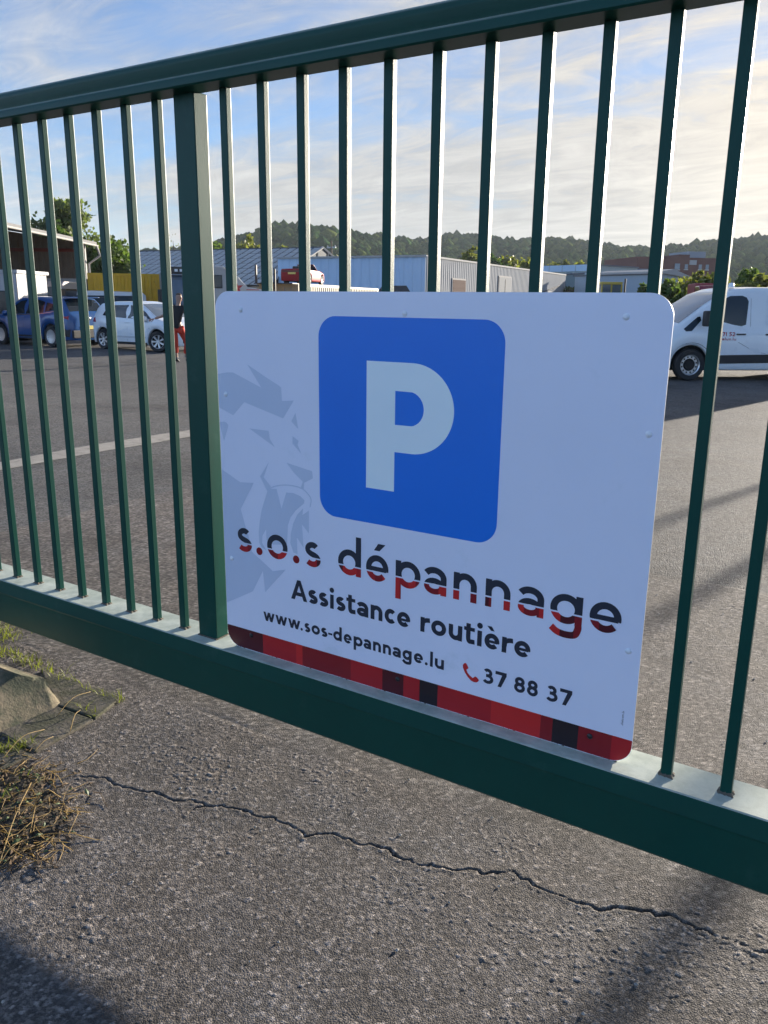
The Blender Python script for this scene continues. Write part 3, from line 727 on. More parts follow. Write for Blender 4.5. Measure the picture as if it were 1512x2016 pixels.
# dry weeds: tangled straw, curled leaves, a few long stalks
b = MB(); leaf = MB(); grn = MB()
c0 = P2(35, 1590, 0)
def weed_spot():
    while True:
        px, py = random.gauss(20, 66), random.gauss(1600, 58)
        if px < 185 and 1480 < py < 1730 and px+ (py-1600)*.3 < 175: return P2(px, py, 0)
b2 = MB()
for i in range(620):
    p = Vector(weed_spot()); a = random.uniform(0, 6.28); l_ = random.uniform(.03, .12); up = random.uniform(-.15, .22)
    d = Vector((math.cos(a), math.sin(a), up)); q = [p+Vector((0, 0, random.uniform(.001, .016)))]
    for k in range(3):
        d = (d+Vector((random.gauss(0, .35), random.gauss(0, .35), random.gauss(-.12, .25)))).normalized(); nq = q[-1]+d*l_/3
        nq.z = max(nq.z, .003); q.append(nq)
    (b if i % 3 else b2).tube(q, [.0013, .0012, .0010, .0005], 3, cap=False)
for i in range(420):
    p = Vector(weed_spot()); p.z = random.uniform(.003, .018); a = random.uniform(0, 6.28); s_ = random.uniform(.006, .016)
    t1 = Vector((math.cos(a), math.sin(a), random.uniform(-.5, .5)))*s_; t2 = Vector((-math.sin(a), math.cos(a), random.uniform(-.4, .4)))*s_*.45
    tgt = leaf if random.random() < .72 else grn
    tgt.add([p-t1, p+t2, p+t1, p-t2, p+Vector((0, 0, s_*.35))], [(0, 1, 4), (1, 2, 4), (2, 3, 4), (3, 0, 4)])
tag(b2.build('brown_stems', M_DEADLEAF, fix=False, smooth=True), 'broken brown stems mixed into the dry straw', 'weeds', kind='stuff')
so = MB(); rs_ = np.random.default_rng(4); ring_ = []
for k in range(40):
    a = 2*math.pi*k/40; q = P2(30+95*math.cos(a)*rs_.uniform(.8, 1.25), 1600+78*math.sin(a)*rs_.uniform(.8, 1.2), 0); ring_.append((q[0], q[1], -.002))
cc0 = np.mean(ring_, 0); vs = [(cc0[0], cc0[1], .016)]
for f_ in (.35, .7, 1.): vs += [(cc0[0]+(x-cc0[0])*f_, cc0[1]+(y-cc0[1])*f_, .016*(1-f_**2)+rs_.uniform(-.002, .004)-(.003 if f_ == 1. else 0)) for x, y, z in ring_]
so.add(vs, [(0, 1+k, 1+(k+1) % 40) for k in range(40)]+[(1+r_*40+k, 41+r_*40+k, 41+r_*40+(k+1) % 40, 1+r_*40+(k+1) % 40) for r_ in (0, 1) for k in range(40)])
tag(so.build('soil', mat('soil', (.045, .036, .024), .95, var=.5, vscale=60, bump=.006, bscale=90), smooth=True), 'dark soil heap under the dry weeds', 'soil', kind='stuff')
tag(b.build('dry_straw', M_STRAW, fix=False, smooth=True), 'tangled dry straw lying on the asphalt beside the kerb slabs', 'weeds', kind='stuff')
tag(leaf.build('dead_leaves', M_DEADLEAF, fix=False), 'curled brown dead leaves under the dry straw', 'leaves', kind='stuff')
tag(grn.build('weed_leaves', M_WEED, fix=False), 'small dark green weed leaves in the dry straw heap', 'weeds', kind='stuff')
st = MB()
for (a, c, h) in (((-5, 1712), (62, 1540), .02), ((0, 1700), (45, 1655), .015), ((0, 1500), (88, 1436), .03), ((68, 1480), (105, 1450), .01), ((110, 1412), (178, 1362), .025), ((138, 1440), (158, 1398), .02), ((60, 1600), (120, 1570), .05), ((30, 1660), (150, 1640), .012)):
    p, q = Vector(P2(*a, .012)), Vector(P2(*c, .02)); m_ = (p+q)/2+Vector((0, 0, h))
    st.tube([Vector(v) for v in catmull([p, m_, q], 4)], .0013, 4)
tag(st.build('dry_stalks', M_STRAW, fix=False, smooth=True), 'a few long pale dry grass stalks across the slabs', 'stalks', kind='stuff')
# loose pebbles, twigs on the asphalt
pb = MB()
for i in range(170):
    x, y = random.uniform(-1.2, 1.5), random.uniform(-1.1, 2.4); r_ = random.uniform(.002, .0055)
    s_ = [(x+r_*math.cos(k*1.05)*random.uniform(.7, 1.2), y+r_*math.sin(k*1.05)*random.uniform(.7, 1.2), .002) for k in range(6)]
    pb.add(s_+[(x, y, .002+r_*.9)], [(k, (k+1) % 6, 6) for k in range(6)])
tag(pb.build('pebbles', mat('pebble', (.30, .28, .25), .8, var=.5, vscale=20), fix=False, smooth=True), 'loose pale pebbles scattered over the asphalt', 'pebbles', kind='stuff')

# ================================================================== VEHICLES
GLASS = mat('tinted_glass', (.012, .018, .024), .10, var=.0, coat=.15, spec=.5)
GLASS_BLUE = mat('windscreen_glass', (.10, .13, .16), .07, var=.1, coat=.6, spec=.8)
TYRE = mat('tyre_rubber', (.018, .018, .019), .75, var=.2, vscale=20)
RIMM = mat('rim_alloy', (.55, .56, .58), .32, metal=.7, var=.1)
RIMD = mat('rim_grey', (.20, .20, .21), .5, metal=.4, var=.15)
TRIM = mat('black_trim', (.022, .022, .024), .55, var=.15)
UNDER = mat('underbody', (.010, .010, .011), .8, var=.1)
LAMP_R = mat('tail_light', (.42, .012, .016), .18, var=.1, coat=.5)
LAMP_W = mat('head_light', (.62, .66, .70), .10, var=.1, coat=.6)
PLATE = mat('number_plate', (.72, .60, .16), .45, var=.06)
CHROME = mat('chrome', (.7, .71, .73), .15, metal=1., var=.05)
def body_paint(name, col, rough=.28, metal=0.): return mat(name, col, rough, metal=metal, var=.05, vscale=1.5, coat=.7, dirt=tuple(c*.75+.02 for c in col), dscale=1.4, dthr=.68)
BLUE_P = body_paint('blue_car_paint', (.003, .068, .23), .3, .1)
WHITE_P = body_paint('white_car_paint', (.78, .80, .82))
RED_P = mat('red_car_paint', (.30, .008, .014), .45, var=.05, spec=.25)
VANW_P = body_paint('white_van_paint', (.80, .82, .84))
def interp(tab, x):
    xs = [p[0] for p in tab]; ys = [p[1] for p in tab]; return float(np.interp(x, xs, ys))
def smooth_tab(tab, n=6):
    c = catmull(tab, n); return [(float(a), float(b_)) for a, b_ in c]
class Car:
    """body lofted from a side profile (top, belt), a plan and wheel arches; local x forward, y left, z up, origin on the ground midway between the axles"""
    def __init__(s, name, label, cat, loc, rz, spec, paint, group=None):
        s.sp = spec; s.root = thing(name, label, cat, loc, rz, group); s.paint = paint
        s.top = spec['top']; s.belt = spec['belt']; s.plan = smooth_tab(spec['plan'], 4); s.rr = spec.get('rr', .78); s.cl = spec.get('clear', .22)
        s.ax = spec['axles']; s.ra = spec['arch']; s.rw = spec['rw']; s.x0, s.x1 = spec['plan'][0][0], spec['plan'][-1][0]
        s.cache = {}
    def bottom(s, x):
        z = s.cl+interp(s.sp.get('lift', [(s.x0, .0), (s.x1, .0)]), x)
        for a in s.ax:
            d = abs(x-a)
            if d < s.ra: z = max(z, s.rw+math.sqrt(s.ra**2-d*d))
        return z
    def section(s, x):
        k = round(x, 4)
        if k in s.cache: return s.cache[k]
        w = interp(s.plan, x); zt = interp(s.top, x); zb = s.bottom(x); zl = min(interp(s.belt, x), zt-.02); zb = min(zb, zl-.06)
        g = min(max((zt-zl-.05)/.40, 0), 1)
        wr = w*(.90*(1-g)+s.rr*g); zr = zt-(.025+.045*g)
        ctrl = [(w*.90, zb), (w*.975, zb+.05*(zl-zb)), (w, zb+.45*(zl-zb)), (w*.992, zb+.8*(zl-zb)), (w*.965, zl), ((w*.965+wr)/2+.012, (zl+zr)/2), (wr, zr), (wr*.86, zt-.016-.006*g), (wr*.5, zt-.004), (0, zt)]
        c = catmull(ctrl, 3); s.cache[k] = c; return c
    def hw(s, x, z):
        c = s.section(x); zs = [p[1] for p in c[:19]]; ys = [p[0] for p in c[:19]]
        o = np.argsort(zs); return float(np.interp(z, np.array(zs)[o], np.array(ys)[o]))
    def zs(s, x, y):
        c = s.section(x)[16:]; ys = [p[0] for p in c][::-1]; zz = [p[1] for p in c][::-1]; return float(np.interp(abs(y), ys, zz))
    def body(s):
        xs = set(np.linspace(s.x0, s.x1, 46))
        for a in s.ax: xs |= {a+s.ra*math.cos(R(q)) for q in range(0, 181, 12)}|{a-s.ra-.004, a+s.ra+.004}
        xs |= {p[0] for p in s.top if s.x0 < p[0] < s.x1}
        xs = sorted(xs); b = MB(); m = None; vs = []
        for x in xs:
            c = s.section(x); ring = [(x, y, z) for y, z in c]+[(x, -y, z) for y, z in c[-2::-1]]; m = len(ring); vs += ring
        fs = [(i*m+j, (i+1)*m+j, (i+1)*m+j+1, i*m+j+1) for i in range(len(xs)-1) for j in range(m-1)]
        n = len(xs)
        fs += [tuple(range(m)), tuple(range((n-1)*m, n*m))[::-1]]
        b.add(vs, fs)
        o = b.build('body', s.paint, s.root, smooth='auto')
        u = MB().box(s.x0+.25, s.x1-.25, -.40*s.sp['W'], .40*s.sp['W'], s.cl-.02, interp(s.belt, 0)-.22); u.build('underbody', UNDER, s.root)
        s.bodyo = o; return o
    def side(s, name, poly, m, off=.004, sides=(1,), parent=None, res=.14, label=None):
        x0, x1 = min(p[0] for p in poly), max(p[0] for p in poly); z0, z1 = min(p[1] for p in poly), max(p[1] for p in poly)
        pts = [Vector(p) for p in poly]; n = len(pts); es = [(i, (i+1) % n) for i in range(n)]
        gx = int((x1-x0)/res); gzn = int((z1-z0)/res)
        for i in range(1, gx+1):
            for j in range(1, gzn+1):
                q = (x0+(x1-x0)*i/(gx+1), z0+(z1-z0)*j/(gzn+1))
                if inside(q, poly): pts.append(Vector(q))
        ov, oe, of, *_ = delaunay_2d_cdt(pts, es, [], 0, 1e-6)
        o = None
        for sd in sides:
            b = MB(); b.v = [(p.x, sd*(s.hw(p.x, p.y)+off), p.y) for p in ov]
            for f in of:
                c = (sum(ov[i].x for i in f)/3, sum(ov[i].y for i in f)/3)
                if inside(c, poly): b.f.append(tuple(f) if sd < 0 else tuple(f)[::-1]); b.m.append(0)
            o = b.build(name, m, parent or s.root, fix=False, smooth=True)
        return o
    def deck(s, name, xa, xb, f, m, off=.004, n=8, parent=None, fa=None):
        b = MB(); vs = []; k = 9
        for i in range(n+1):
            x = xa+(xb-xa)*i/n; ff = f if fa is None else fa+(f-fa)*i/n
            w = interp(s.plan, x)*ff
            for j in range(k):
                y = -w+2*w*j/(k-1); vs.append((x+(off if xb > 0 else -off)*.6, y, s.zs(x, y)+off))
        b.add(vs, [(i*k+j, i*k+j+1, (i+1)*k+j+1, (i+1)*k+j) for i in range(n) for j in range(k-1)])
        return b.build(name, m, parent or s.root, smooth=True, fix=False)
    def wheels(s, rim=RIMM, spokes=10, sides=(1, -1), turn=0., kind='spoke'):
        rw = s.rw; tr = s.sp['W']/2-.02
        for ai, a in enumerate(s.ax):
            for sd in sides:
                wv = MB().lathe([(rw*.60, -.10), (rw*.93, -.105), (rw, -.06), (rw, .06), (rw*.93, .105), (rw*.66, .10), (rw*.64, .07)], 'y', 28).build('wheel', TYRE, s.root, smooth='auto')
                wv.location = (a, sd*(tr-.10), rw); wv.rotation_euler = (0, 0, (turn if ai == 0 else 0)+(0 if sd > 0 else math.pi))
                rb = MB().lathe([(0, .055), (rw*.18, .06), (rw*.20, .03), (rw*.60, .02), (rw*.645, .075), (rw*.67, .095)], 'y', 24, mi=1)
                rb.lathe([(rw*.59, .07), (rw*.655, .094), (rw*.67, .09)], 'y', 24, mi=0)
                if kind == 'spoke':
                    for k in range(spokes):
                        t = 2*math.pi*k/spokes; ct, s_ = math.cos(t), math.sin(t); w1, w2 = rw*.055, rw*.09
                        pts = []
                        for rad, hw_, y in ((rw*.08, w1, .075), (rw*.62, w2, .088)):
                            pts += [(rad*ct-hw_*s_, y, rad*s_+hw_*ct), (rad*ct+hw_*s_, y, rad*s_-hw_*ct)]
                        pts += [(x, .04, z) for x, y, z in pts]
                        rb.add(pts, [(0, 1, 3, 2), (0, 4, 5, 1), (2, 3, 7, 6), (0, 2, 6, 4), (1, 5, 7, 3)], 0)
                    rb.lathe([(0, .085), (rw*.13, .08), (rw*.15, .06)], 'y', 12, mi=0)
                else:
                    rb.lathe([(0, .075), (rw*.34, .07), (rw*.36, .03)], 'y', 20, mi=1)
                    for k in range(12):
                        t = 2*math.pi*(k+.5)/12; cx_, cz_ = rw*.49*math.cos(t), rw*.49*math.sin(t)
                        rb.lathe([(0, .046), (rw*.06, .046), (rw*.06, .02)], 'y', 8, (cx_, 0, cz_), mi=1)
                    rb.lathe([(rw*.38, .03), (rw*.40, .045), (rw*.58, .045), (rw*.60, .03)], 'y', 24, mi=0)
                rb.build('rim', [rim, UNDER], wv, smooth='auto')
    def arch_trim(s, m, w=.06, sides=(1, -1)):
        for a in s.ax:
            pa = [(a+s.ra*math.cos(R(q)), s.rw+s.ra*math.sin(R(q))) for q in range(-8, 189, 7)]
            pb_ = [(a+(s.ra+w)*math.cos(R(q)), s.rw+(s.ra+w)*math.sin(R(q))) for q in range(188, -9, -7)]
            s.side('wheel_arch', [(x, max(z, s.cl+.01)) for x, z in pa+pb_], m, .008, sides)
    def handle(s, x, z, sides=(1,), m=None):
        for sd in sides:
            y = sd*(s.hw(x, z)+.012); MB().box(x-.10, x+.10, min(y-.014, y+.014), max(y-.014, y+.014), z-.014, z+.016).build('door_handle', m or s.paint, s.root, bevel=.006)
    def mirror(s, x, z, sides=(1,), m=None):
        for sd in sides:
            y = sd*(s.hw(x, z)+.11)
            MB().lathe([(0, -.10), (.05, -.095), (.085, -.05), (.09, 0), (.085, .06), (.05, .10), (0, .105)], 'y', 12, (x, y, z)).build('wing_mirror', m or s.paint, s.root, smooth=True)
    def line(s, pts, sides=(1,), w=.006):
        s.side('panel_gap', ribbon(pts, w), UNDER, .0035, sides, res=5)
def heading(pA, xB, wb, near):
    """direction of travel from a known wheel to the one seen at column xB, wb away"""
    best = None
    for k in range(720):
        a = k*math.pi/360; q = (pA[0]+wb*math.cos(a), pA[1]+wb*math.sin(a), pA[2])
        e = abs(proj((q[0], q[1], YARD))[0]-xB); dd = (q[0]-pA[0])*HF[0]+(q[1]-pA[1])*HF[1]
        if (dd < 0) == near and (best is None or e < best[0]): best = (e, a)
    return best[1]
def ground_at(px, py): p = on_z(px, py, YARD); return (p[0], p[1], YARD)

# ---- blue SUV, seen from its left rear, facing left
SUV = dict(W=1.84, axles=(1.335, -1.335), arch=.41, rw=.345, clear=.24, rr=.76,
    plan=[(-2.20, .60), (-2.12, .80), (-1.9, .885), (-1.2, .915), (0, .92), (1.2, .915), (1.85, .86), (2.12, .72), (2.24, .52)],
    top=[(-2.20, .62), (-2.19, .98), (-2.10, 1.12), (-1.86, 1.46), (-1.70, 1.585), (-1.2, 1.615), (-.4, 1.63), (.25, 1.60), (.62, 1.48), (1.20, 1.10), (1.35, 1.05), (1.9, .97), (2.14, .86), (2.22, .66), (2.24, .5)],
    belt=[(-2.2, .60), (-2.15, .98), (-1.8, 1.10), (-1.0, 1.06), (.4, 1.0), (1.2, .98), (2.0, .88), (2.2, .6)])
pA = ground_at(106, 683.5)
hd = heading(pA, 8, 2.67, False)           # rear left wheel -> front left wheel
fx, fy = math.cos(hd), math.sin(hd)
ctr = (pA[0]+fx*1.335+fy*.82, pA[1]+fy*1.335-fx*.82, YARD)
c = Car('blue_suv', 'metallic blue SUV with dark glass parked beside the white hatchback', 'car', ctr, hd, SUV, BLUE_P); c.body()
c.side('window', [(.95, 1.03), (.62, 1.28), (.28, 1.46), (-.05, 1.50), (-.05, 1.05)], GLASS, sides=(1, -1))
c.side('window', [(-.12, 1.05), (-.12, 1.505), (-.75, 1.50), (-1.02, 1.44), (-1.02, 1.09)], GLASS, sides=(1, -1))
c.side('window', [(-1.10, 1.12), (-1.10, 1.43), (-1.52, 1.36), (-1.66, 1.21)], GLASS, sides=(1, -1))
c.deck('windscreen', 1.17, .36, .62, GLASS, fa=.78); c.deck('rear_window', -2.07, -1.76, .66, GLASS, fa=.78)
c.side('window_trim', ribbon([(1.02, 1.0), (-.1, 1.025), (-1.1, 1.085), (-1.72, 1.17)], .022), CHROME, .007, (1, -1), res=5)
c.arch_trim(TRIM, .07); c.side('sill', [(-.90, .25), (.90, .25), (.90, .37), (-.90, .37)], TRIM, .008, (1, -1))
c.side('tail_light', [(-1.72, .93), (-1.80, 1.03), (-2.13, 1.01), (-2.13, .90)], LAMP_R, .007, (1, -1), res=.06)
c.side('bumper', [(-1.78, .30), (-2.13, .34), (-2.16, .58), (-1.98, .62), (-1.76, .52)], TRIM, .009, (1, -1), res=.08)
c.handle(.02, .94, (1, -1)); c.handle(-1.0, .97, (1, -1)); c.mirror(.86, 1.06, (1, -1))
c.line([(.0, .34), (.02, .7), (-.08, 1.04)], (1, -1)); c.line([(1.0, .5), (1.02, .95)], (1, -1)); c.line([(-.9, .5), (-1.05, .8), (-1.06, 1.08)], (1, -1))
MB().box(-2.235, -2.19, -.27, .27, .58, .70).build('number_plate', PLATE, c.root, bevel=.004)
MB().lathe([(0, -.02), (.055, -.018), (.06, 0)], 'x', 16, (-2.185, 0, .93)).build('badge', CHROME, c.root, smooth=True)
for sd in (1, -1): MB().tube([(-1.3, sd*.62, 1.615), (-1.1, sd*.63, 1.655), (-.2, sd*.64, 1.665), (.0, sd*.63, 1.625)], .016, 6).build('roof_rail', TRIM, c.root, smooth=True)
MB().box(-2.06, -1.72, -.56, .56, 1.585, 1.612).build('roof_spoiler', BLUE_P, c.root, bevel=.01)
MB().box(-2.225, -2.13, -.70, .70, .30, .56).build('rear_bumper', TRIM, c.root, bevel=.03)
c.wheels(RIMM, 15)

# ---- white hatchback, facing right and towards the gate
HATCH = dict(W=1.73, axles=(1.24, -1.24), arch=.375, rw=.315, clear=.20, rr=.76,
    plan=[(-1.86, .56), (-1.80, .74), (-1.6, .83), (-1.0, .865), (0, .865), (1.0, .86), (1.6, .80), (1.92, .64), (2.05, .44)],
    top=[(-1.86, .60), (-1.85, .88), (-1.78, 1.05), (-1.62, 1.33), (-1.45, 1.44), (-.9, 1.495), (-.1, 1.505), (.35, 1.45), (.75, 1.27), (1.22, 1.01), (1.35, .97), (1.75, .88), (1.97, .74), (2.03, .58), (2.05, .45)],
    belt=[(-1.86, .58), (-1.80, .90), (-1.4, 1.00), (-.4, .95), (.6, .92), (1.3, .90), (1.85, .78), (2.05, .48)])
pB = ground_at(313, 693.5)
hd2 = heading(pB, 208, 2.48, False)+math.pi    # front right wheel -> rear right wheel, reversed
fx, fy = math.cos(hd2), math.sin(hd2)
ctr = (pB[0]-fx*1.24-fy*.77, pB[1]-fy*1.24+fx*.77, YARD)
c = Car('white_hatchback', 'small white hatchback with turned front wheels beside the running person', 'car', ctr, hd2, HATCH, WHITE_P); c.body()
c.side('window', [(1.02, .97), (.72, 1.17), (.36, 1.33), (.0, 1.385), (-.02, .985)], GLASS, sides=(1, -1))
c.side('window', [(-.09, .99), (-.08, 1.385), (-.70, 1.375), (-1.08, 1.28), (-1.22, 1.06), (-.9, 1.02)], GLASS, sides=(1, -1))
c.deck('windscreen', 1.18, .40, .64, GLASS_BLUE, fa=.80); c.deck('rear_window', -1.76, -1.52, .62, GLASS, fa=.76)
c.side('tail_light', [(-1.52, .84), (-1.60, 1.0), (-1.76, 1.0), (-1.82, .80)], LAMP_R, .007, (1, -1), res=.06)
c.side('head_light', [(1.48, .80), (1.62, .86), (1.88, .74), (1.90, .66), (1.7, .68)], LAMP_W, .007, (1, -1), res=.06)
c.side('side_trim', [(-.75, .40), (.80, .40), (.80, .45), (-.75, .45)], mat('white_rub_strip', (.55, .57, .6), .5, var=.05), .012, (1, -1))
c.side('sill', [(-.83, .21), (.83, .21), (.83, .27), (-.83, .27)], TRIM, .008, (1, -1))
c.handle(-.02, .86, (1, -1)); c.handle(-.88, .88, (1, -1)); c.mirror(.82, .98, (1, -1))
c.line([(-.05, .30), (-.03, .7), (-.055, .98)], (1, -1)); c.line([(.92, .35), (.96, .7), (.93, .93)], (1, -1), .014); c.line([(-.86, .5), (-1.02, .8), (-1.1, 1.02)], (1, -1))
MB().box(1.97, 2.055, -.5, .5, .28, .44).build('grille', TRIM, c.root, bevel=.02)
c.wheels(RIMM, 7, turn=R(24))

# ---- white panel van behind the sign, facing left
VAN = dict(W=1.95, axles=(1.55, -1.55), arch=.41, rw=.335, clear=.23, rr=.86,
    plan=[(-2.45, .88), (-2.38, .955), (-1.5, .975), (0, .975), (1.2, .97), (1.9, .92), (2.3, .80), (2.48, .62), (2.53, .48)],
    top=[(-2.45, .9), (-2.44, 1.80), (-2.34, 1.93), (-1.5, 1.965), (.2, 1.965), (.62, 1.94), (.95, 1.83), (1.35, 1.58), (1.80, 1.24), (1.92, 1.17), (2.22, 1.06), (2.42, .92), (2.50, .72), (2.53, .52)],
    belt=[(-2.45, .9), (-2.3, 1.16), (0, 1.14), (1.0, 1.12), (1.7, 1.05), (2.2, .92), (2.53, .6)])
pC = ground_at(1352, 749)
view = math.atan2(pC[1]-CAM[1], pC[0]-CAM[0])
hd3 = view+math.pi/2+R(26)                  # facing left of the line of sight, nose turned a little to the viewer
fx, fy = math.cos(hd3), math.sin(hd3)
ctr = (pC[0]-fx*1.55+fy*.87, pC[1]-fy*1.55-fx*.87, YARD)
c = Car('white_van', 'white panel van with red door lettering parked behind the parking sign', 'van', ctr, hd3, VAN, VANW_P); c.body()
c.side('window', rrect(.37, 1.28, 1.13, 1.76, .10, 4)[0:0]+[(.40, 1.18), (.37, 1.66), (.42, 1.74), (.52, 1.775), (.78, 1.765), (.98, 1.66), (1.26, 1.40), (1.31, 1.32), (1.29, 1.26), (.50, 1.15)], GLASS, .005, (1, -1))
c.side('window', [(1.38, 1.26), (1.40, 1.34), (1.46, 1.33), (1.75, 1.08), (1.70, 1.03), (1.58, 1.04)], GLASS, .005, (1, -1))
c.deck('windscreen', 1.83, .86, .74, GLASS_BLUE, fa=.86, n=10)
c.side('panel_recess', rrect(-2.1, -.02, 1.16, 1.76, .10, 4), mat('van_recess', (.74, .77, .80), .35, var=.05, coat=.4), .003, (1, -1))
c.arch_trim(TRIM, .055)
c.side('side_trim', [(-1.10, .40), (1.11, .36), (1.11, .54), (-1.10, .58)], TRIM, .009, (1, -1))
c.side('side_trim', [(2.02, .42), (2.42, .42), (2.44, .60), (2.0, .60)], TRIM, .009, (1, -1))
c.side('head_light', [(2.02, 1.03), (2.18, 1.06), (2.40, .90), (2.40, .80), (2.15, .90)], LAMP_W, .007, (1, -1), res=.06)
c.handle(.50, .98, (1, -1), TRIM); c.handle(-.15, .98, (1, -1), TRIM)
c.line([(.30, .45), (.30, 1.2), (.32, 1.72)], (1, -1)); c.line([(1.25, .95), (1.24, .60)], (1, -1)); c.line([(-.06, .50), (-.06, 1.72)], (1, -1)); c.line([(1.95, .62), (2.1, .86)], (1, -1))
c.line([(-.1, .58), (.16, .62), (.55, .82)], (1,)); c.side('panel_recess', [(.0, .585), (.16, .60), (.33, .69), (.1, .69)], MATS['van_recess'], .004, (1,))
for sd in (1, -1): MB().box(1.30, 1.42, min(sd*1.0, sd*1.2), max(sd*1.0, sd*1.2), 1.14, 1.46).build('wing_mirror', TRIM, c.root, bevel=.04)
REDTXT = mat('van_red_print', (.42, .015, .03), .45, var=.05)
def van_text(items, x_left, z0, h, t):
    for pl in text_polys(items, 0, h, t, {k: h*1.0 for k in '0123456789'}, each=True):
        ov, tri = union2d(pl); b = MB()
        b.v = [(x_left-p.x, c.hw(x_left-p.x, z0+p.y)+.006, z0+p.y) for p in ov]; b.f = [f[::-1] for f in tri]; b.m = [0]*len(tri)
        b.build('letter', REDTXT, c.root, fix=False)
van_text([('1', 0, .035), ('7', .08, .135), ('1', .145, .18), ('5', .225, .285), ('2', .30, .36)], .99, .94, .085, .017)
van_text([('e', 0, .05), ('r', .06, .095), ('a', .105, .155), ('l', .17, .182), ('u', .197, .245), ('x', .255, .305), ('.', .315, .329), ('l', .342, .354), ('u', .368, .416)], 1.02, .855, .040, .011)
MB().lathe([(0, .10), (.05, .09), (.065, .03), (.065, 0)], 'z', 12, (.62, .55, 1.945)).build('roof_lamp', VANW_P, c.root, smooth=True)
c.wheels(RIMM, 0, kind='steel')

# ---- white crew van behind the two cars, and a white pickup beyond it
MINI = dict(W=1.9, axles=(1.45, -1.45), arch=.38, rw=.33, clear=.24, rr=.84,
    plan=[(-2.3, .84), (-2.2, .93), (0, .95), (1.5, .93), (2.1, .80), (2.35, .5)],
    top=[(-2.3, .9), (-2.28, 1.75), (-2.15, 1.88), (0, 1.92), (.6, 1.88), (1.0, 1.72), (1.65, 1.18), (2.1, 1.02), (2.3, .8), (2.35, .5)],
    belt=[(-2.3, .88), (-2.2, 1.15), (1.0, 1.10), (1.7, 1.0), (2.35, .6)])
def minivan(name, label, px, py, deg, paint, group=None):
    p = ground_at(px, py); v_ = math.atan2(p[1]-CAM[1], p[0]-CAM[0])
    c = Car(name, label, 'van', p, v_+math.pi/2+R(deg), MINI, paint, group); c.body()
    c.side('window', [(1.35, 1.12), (.75, 1.66), (.45, 1.70), (.42, 1.12)], GLASS, sides=(1, -1))
    c.side('window', rrect(-.75, .30, 1.14, 1.70, .08, 3), GLASS, sides=(1, -1)); c.side('window', rrect(-2.05, -.88, 1.14, 1.70, .08, 3), GLASS, sides=(1, -1))
    c.deck('windscreen', 1.6, .85, .72, GLASS_BLUE, fa=.84)
    c.side('tail_light', [(-2.26, .95), (-2.26, 1.35), (-2.16, 1.35), (-2.16, .95)], LAMP_R, .007, (1, -1), res=.06)
    c.handle(.5, 1.0, (1, -1)); c.line([(.36, .4), (.36, 1.75)], (1, -1)); c.wheels(RIMD, 6); return c
minivan('white_minivan', 'white minivan parked behind the blue SUV and the hatchback', 183, 659, 6, WHITE_P)
minivan('white_delivery_van', 'white delivery van parked in front of the shorter yellow container', 305, 655, 40, WHITE_P)

# ---- red convertible on top of a container
CONV = dict(W=1.78, axles=(1.2, -1.2), arch=.36, rw=.31, clear=.18, rr=.80,
    plan=[(-2.15, .62), (-2.08, .80), (-1.5, .88), (0, .89), (1.3, .87), (1.9, .76), (2.15, .5)],
    top=[(-2.15, .55), (-2.14, .86), (-2.0, .95), (-1.2, .98), (-.9, .93), (.1, .90), (.55, .94), (1.0, .92), (1.7, .80), (2.05, .66), (2.15, .46)],
    belt=[(-2.15, .52), (-2.0, .88), (-1.0, .88), (.5, .86), (1.6, .74), (2.15, .44)])

FA = math.atan2(_r[1], _r[0])              # local x to the viewer's right, y away from the viewer
def wp(lat, D, z=YARD): return (CAM[0]+_r[0]*lat+HF[0]*D, CAM[1]+_r[1]*lat+HF[1]*D, z)
def lat(px, D): return (px-756)/F*D*1.0
def wxp(px, D): p = at(px, 600, D); return (p[0], p[1], YARD)
def hgt(px, py, D): return at(px, py, D)[2]-YARD
def corr_wall(mb, L, z0, z1, pitch=.25, depth=.04, y=0., x0=0., duty=.5, mi=0, axis='x'):
    """ribbed metal sheet standing along local x (or y), ribs towards -y (or +x)"""
    n = max(2, int(round(L/pitch))); p = L/n; pr = []
    for k in range(n):
        a = x0+k*p
        pr += [(a, 0), (a+p*duty*.8, 0), (a+p*duty, depth), (a+p*(1-.1), depth)]
    pr.append((x0+L, 0))
    vs = []; fs = []
    for (a, d) in pr:
        zt_ = z1(a) if callable(z1) else z1
        q = (a, y-d) if axis == 'x' else (y+d, a)
        vs += [(q[0], q[1], z0), (q[0], q[1], zt_)]
    for k in range(len(pr)-1): fs.append((2*k, 2*k+2, 2*k+3, 2*k+1))
    mb.add(vs, fs, mi); return mb

